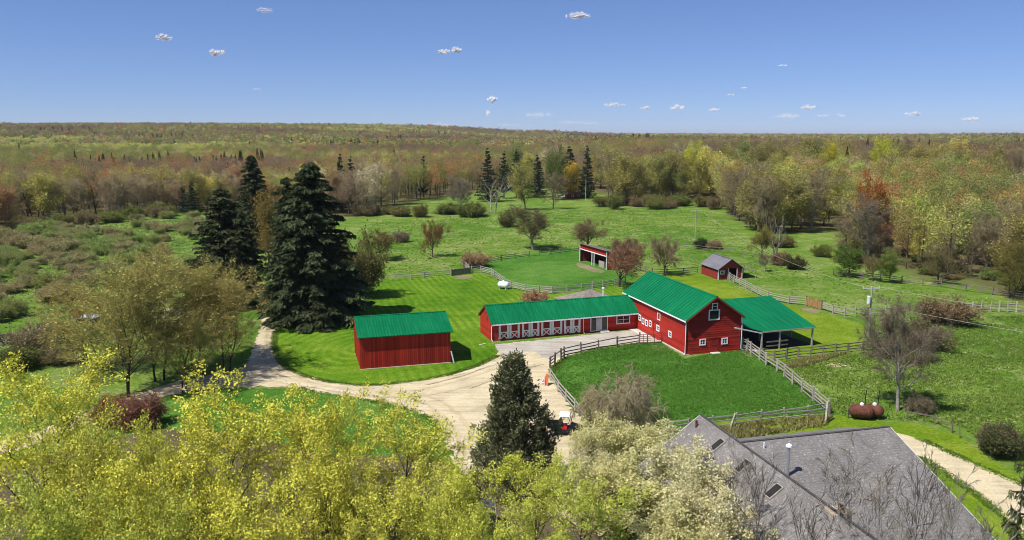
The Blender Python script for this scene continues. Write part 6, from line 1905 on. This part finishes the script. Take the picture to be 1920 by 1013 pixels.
tufts('paddock_grass', 'uneven deep green grass standing in the paddock', [PAD], 30000, 0.12, (0.135, 0.30, 0.045), seed=3, wd=0.07)
RG = px_poly([(1395, 660), (1430, 680), (1640, 660), (1700, 600), (1930, 592), (2300, 610), (2400, 880), (1930, 890), (1800, 800), (1560, 778), (1480, 708)])
tufts('pasture_grass', 'tussocky grass of the pasture right of the fence', [RG], 36000, 0.17, (0.20, 0.30, 0.055), seed=4, wd=0.08)
tufts('dry_grass', 'pale dry grass strip between farmhouse roof and fence', [px_poly([(1290, 815), (1400, 796), (1560, 782), (1545, 800), (1400, 822), (1330, 840)]), px_poly([(1590, 663), (1500, 690), (1470, 690), (1500, 676)])], 2600, 0.4, (0.30, 0.28, 0.10), seed=5)
MF = px_poly([(700, 515), (880, 505), (1000, 470), (1090, 465), (1200, 500), (1310, 505), (1400, 520), (1600, 595), (1800, 580), (1930, 570), (1560, 515), (1400, 450), (1340, 400), (1240, 388), (1000, 400), (700, 412), (670, 450)])
tufts('meadow_grass', 'tussocks of long grass across the middle pasture', [MF], 9000, 0.16, (0.20, 0.32, 0.045), seed=6, wd=0.16)
LF = px_poly([(-160, 700), (0, 690), (200, 640), (430, 600), (380, 500), (385, 410), (130, 425), (-160, 470)])
tufts('field_grass', 'long grass between the shrubs of the rough left field', [LF], 9000, 0.2, (0.25, 0.31, 0.10), seed=7, wd=0.16)

def verge(line, wd_):
    c = [np.array(G(*p)[:2]) for p in line]
    l = [tuple(p + (c[min(i + 1, len(c) - 1)] - c[max(i - 1, 0)])[::-1] * np.array((-1, 1)) / np.linalg.norm(c[min(i + 1, len(c) - 1)] - c[max(i - 1, 0)]) * wd_) for i, p in enumerate(c)]
    r = [tuple(p - (c[min(i + 1, len(c) - 1)] - c[max(i - 1, 0)])[::-1] * np.array((-1, 1)) / np.linalg.norm(c[min(i + 1, len(c) - 1)] - c[max(i - 1, 0)]) * wd_) for i, p in enumerate(c)]
    return l + r[::-1]
tufts('verge_grass', 'uneven grass creeping into the edges of the gravel drive and dirt track', [verge(inner[1:], 0.4), verge([(560, 729), (640, 744), (720, 757), (780, 771), (814, 790), (832, 815)], 0.4), verge([(1730, 826), (1800, 858), (1870, 890), (1960, 928)], 0.4), verge([(1725, 858), (1780, 892), (1850, 944), (1925, 1005)], 0.4), verge([(1034, 700), (1058, 672), (1122, 655), (1198, 644)], 0.35)], 5200, 0.14, (0.16, 0.26, 0.04), seed=8, wd=0.06)
tufts('seed_heads', 'pale dead stems and dandelion heads scattered through the pasture', [RG, px_poly([(1400, 520), (1600, 595), (1800, 580), (1930, 570), (1560, 515), (1400, 450)])], 450, 0.2, (0.5, 0.50, 0.28), seed=9, wd=0.09)

# ------------------------------------------------------------------ small fair weather clouds
def cloud_mat(name, dens):
    m = bpy.data.materials.new(name); m.use_nodes = True
    nt = m.node_tree; nt.nodes.clear()
    out = N(nt, 'ShaderNodeOutputMaterial')
    d = N(nt, 'ShaderNodeBsdfDiffuse'); d.inputs[0].default_value = (0.92, 0.92, 0.93, 1)
    # droplets scatter whichever way they face: shade with normals bent towards the zenith
    gn = N(nt, 'ShaderNodeNewGeometry'); va = N(nt, 'ShaderNodeVectorMath', operation='ADD'); va.inputs[1].default_value = (0, 0, 1.3)
    vn = N(nt, 'ShaderNodeVectorMath', operation='NORMALIZE')
    nt.links.new(gn.outputs['Normal'], va.inputs[0]); nt.links.new(va.outputs[0], vn.inputs[0]); nt.links.new(vn.outputs[0], d.inputs['Normal'])
    tl = N(nt, 'ShaderNodeBsdfTranslucent'); tl.inputs[0].default_value = (0.9, 0.9, 0.92, 1)
    m0 = N(nt, 'ShaderNodeMixShader'); m0.inputs[0].default_value = 0.25
    nt.links.new(d.outputs[0], m0.inputs[1]); nt.links.new(tl.outputs[0], m0.inputs[2])
    tr = N(nt, 'ShaderNodeBsdfTransparent')
    lw = N(nt, 'ShaderNodeLayerWeight'); lw.inputs[0].default_value = 0.5
    f = math_n(nt, 'SUBTRACT', 1.0, lw.outputs['Facing'])
    nz = noise(nt, opos(nt), 0.02, 5, 0.7)
    mx = N(nt, 'ShaderNodeMixShader')
    op = math_n(nt, 'MULTIPLY', math_n(nt, 'MULTIPLY', math_n(nt, 'POWER', f, 3.0), ramp(nt, nz, [(0.3, 0.25), (0.6, 1.0)])), dens)
    nt.links.new(op, mx.inputs[0])
    nt.links.new(tr.outputs[0], mx.inputs[1]); nt.links.new(m0.outputs[0], mx.inputs[2])
    nt.links.new(mx.outputs[0], out.inputs[0])
    return m
CM = [cloud_mat('cloud', 0.8), cloud_mat('thin_cloud', 0.4), cloud_mat('hazy_cloud', 0.2)]
sk = 12
th = np.linspace(0, math.pi, 8); phh = np.arange(sk) * 2 * math.pi / sk
SV = np.array([(math.sin(a) * math.cos(b), math.sin(a) * math.sin(b), math.cos(a)) for a in th for b in phh])
SF = np.array([(i * sk + j, i * sk + (j + 1) % sk, (i + 1) * sk + (j + 1) % sk, (i + 1) * sk + j) for i in range(7) for j in range(sk)])
def cloud(px, py, wpx, hpx, dens, label, seed):
    g = np.random.default_rng(seed)
    D = 9000.0
    x, y, z = TA(px, py, D)
    W_ = wpx * D / FPX; H_ = hpx * D / FPX
    n = 16
    V, F = [], []
    for i in range(n):
        cx_ = g.uniform(-0.5, 0.5) ; r = g.uniform(0.14, 0.26) * (1.1 - abs(cx_) * 1.3)
        c = np.array((cx_ * W_, g.normal(0, 0.15) * W_, (g.uniform(-0.3, 0.35) * (1 - 1.4 * abs(cx_))) * H_))
        s = np.array((W_ * r, W_ * r, H_ * g.uniform(0.28, 0.5) * (1.1 - abs(cx_))))
        F.append(SF + i * len(SV))
        V.append(c + SV * s * (1 + 0.05 * g.normal(0, 1, (len(SV), 1))))
    o = link('cloud', make_mesh('cloud', np.concatenate(V), F, [CM[dens]], smooth=True))
    o.location = (x, y, z)
    tag(o, label, 'cloud', 'small clouds in the blue sky')
for i, a in enumerate([(307, 72, 30, 12, 0, 'small white cloud upper left, left of the wedge shaped cloud'), (406, 99, 28, 14, 0, 'bright wedge shaped cloud in the left sky'), (832, 97, 22, 10, 0, 'left one of the twin clouds in the upper middle sky'),
    (855, 95, 20, 11, 0, 'right one of the twin clouds in the upper middle sky'), (1083, 30, 40, 14, 0, 'largest high cloud near the top right of centre'), (497, 20, 30, 9, 1, 'wispy cloud near the top edge left of centre'),
    (923, 186, 19, 11, 0, 'small puffy cloud low in the middle sky'), (915, 212, 8, 12, 1, 'tiny cloud below the small puffy cloud'), (481, 168, 14, 4, 1, 'tiny flat cloud low in the left sky'),
    (1152, 197, 36, 10, 1, 'flat cloud left in the row above the right horizon'), (1210, 203, 20, 7, 1, 'small cloud second in the row above the right horizon'), (1270, 203, 26, 14, 1, 'stacked cloud third in the row above the right horizon'),
    (1340, 206, 20, 7, 1, 'small cloud fourth in the row above the right horizon'), (1515, 201, 30, 9, 1, 'flat bright cloud over the right woods'), (1475, 218, 44, 11, 2, 'hazy cloud just above the right woods'),
    (1560, 217, 60, 8, 2, 'faint long cloud right of the hazy cloud'), (1468, 123, 14, 5, 1, 'tiny lone cloud high in the right sky'), (1395, 165, 10, 4, 1, 'upper one of two specks in the right sky'), (1370, 178, 12, 4, 1, 'lower one of two specks in the right sky'),
    (1012, 216, 50, 14, 2, 'faint broken cloud near the middle horizon'), (1085, 231, 70, 9, 2, 'faint long cloud touching the middle horizon'), (825, 233, 34, 9, 2, 'faint cloud over the wooded hill'), (957, 235, 40, 7, 2, 'faint low cloud right of the wooded hill'),
    (1712, 214, 30, 9, 1, 'small cloud second from the right edge'), (1820, 224, 30, 9, 1, 'small cloud nearest the right edge')]):
    cloud(*a, 500 + i)

# ------------------------------------------------------------------ air
hm = bpy.data.materials.new('haze'); hm.use_nodes = True
hn = hm.node_tree; hn.nodes.clear()
ho = N(hn, 'ShaderNodeOutputMaterial'); hv = N(hn, 'ShaderNodeVolumePrincipled')
hv.inputs['Color'].default_value = (0.80, 0.88, 1.0, 1)
hv.inputs['Density'].default_value = 4.5e-5
hn.links.new(hv.outputs[0], ho.inputs['Volume'])
hb = MB(); hb.box(-22500, 22500, -1200, 30500, -14, 122)
tag(hb.build('haze', hm), 'thin blue air over the land', 'haze', None, 'stuff')
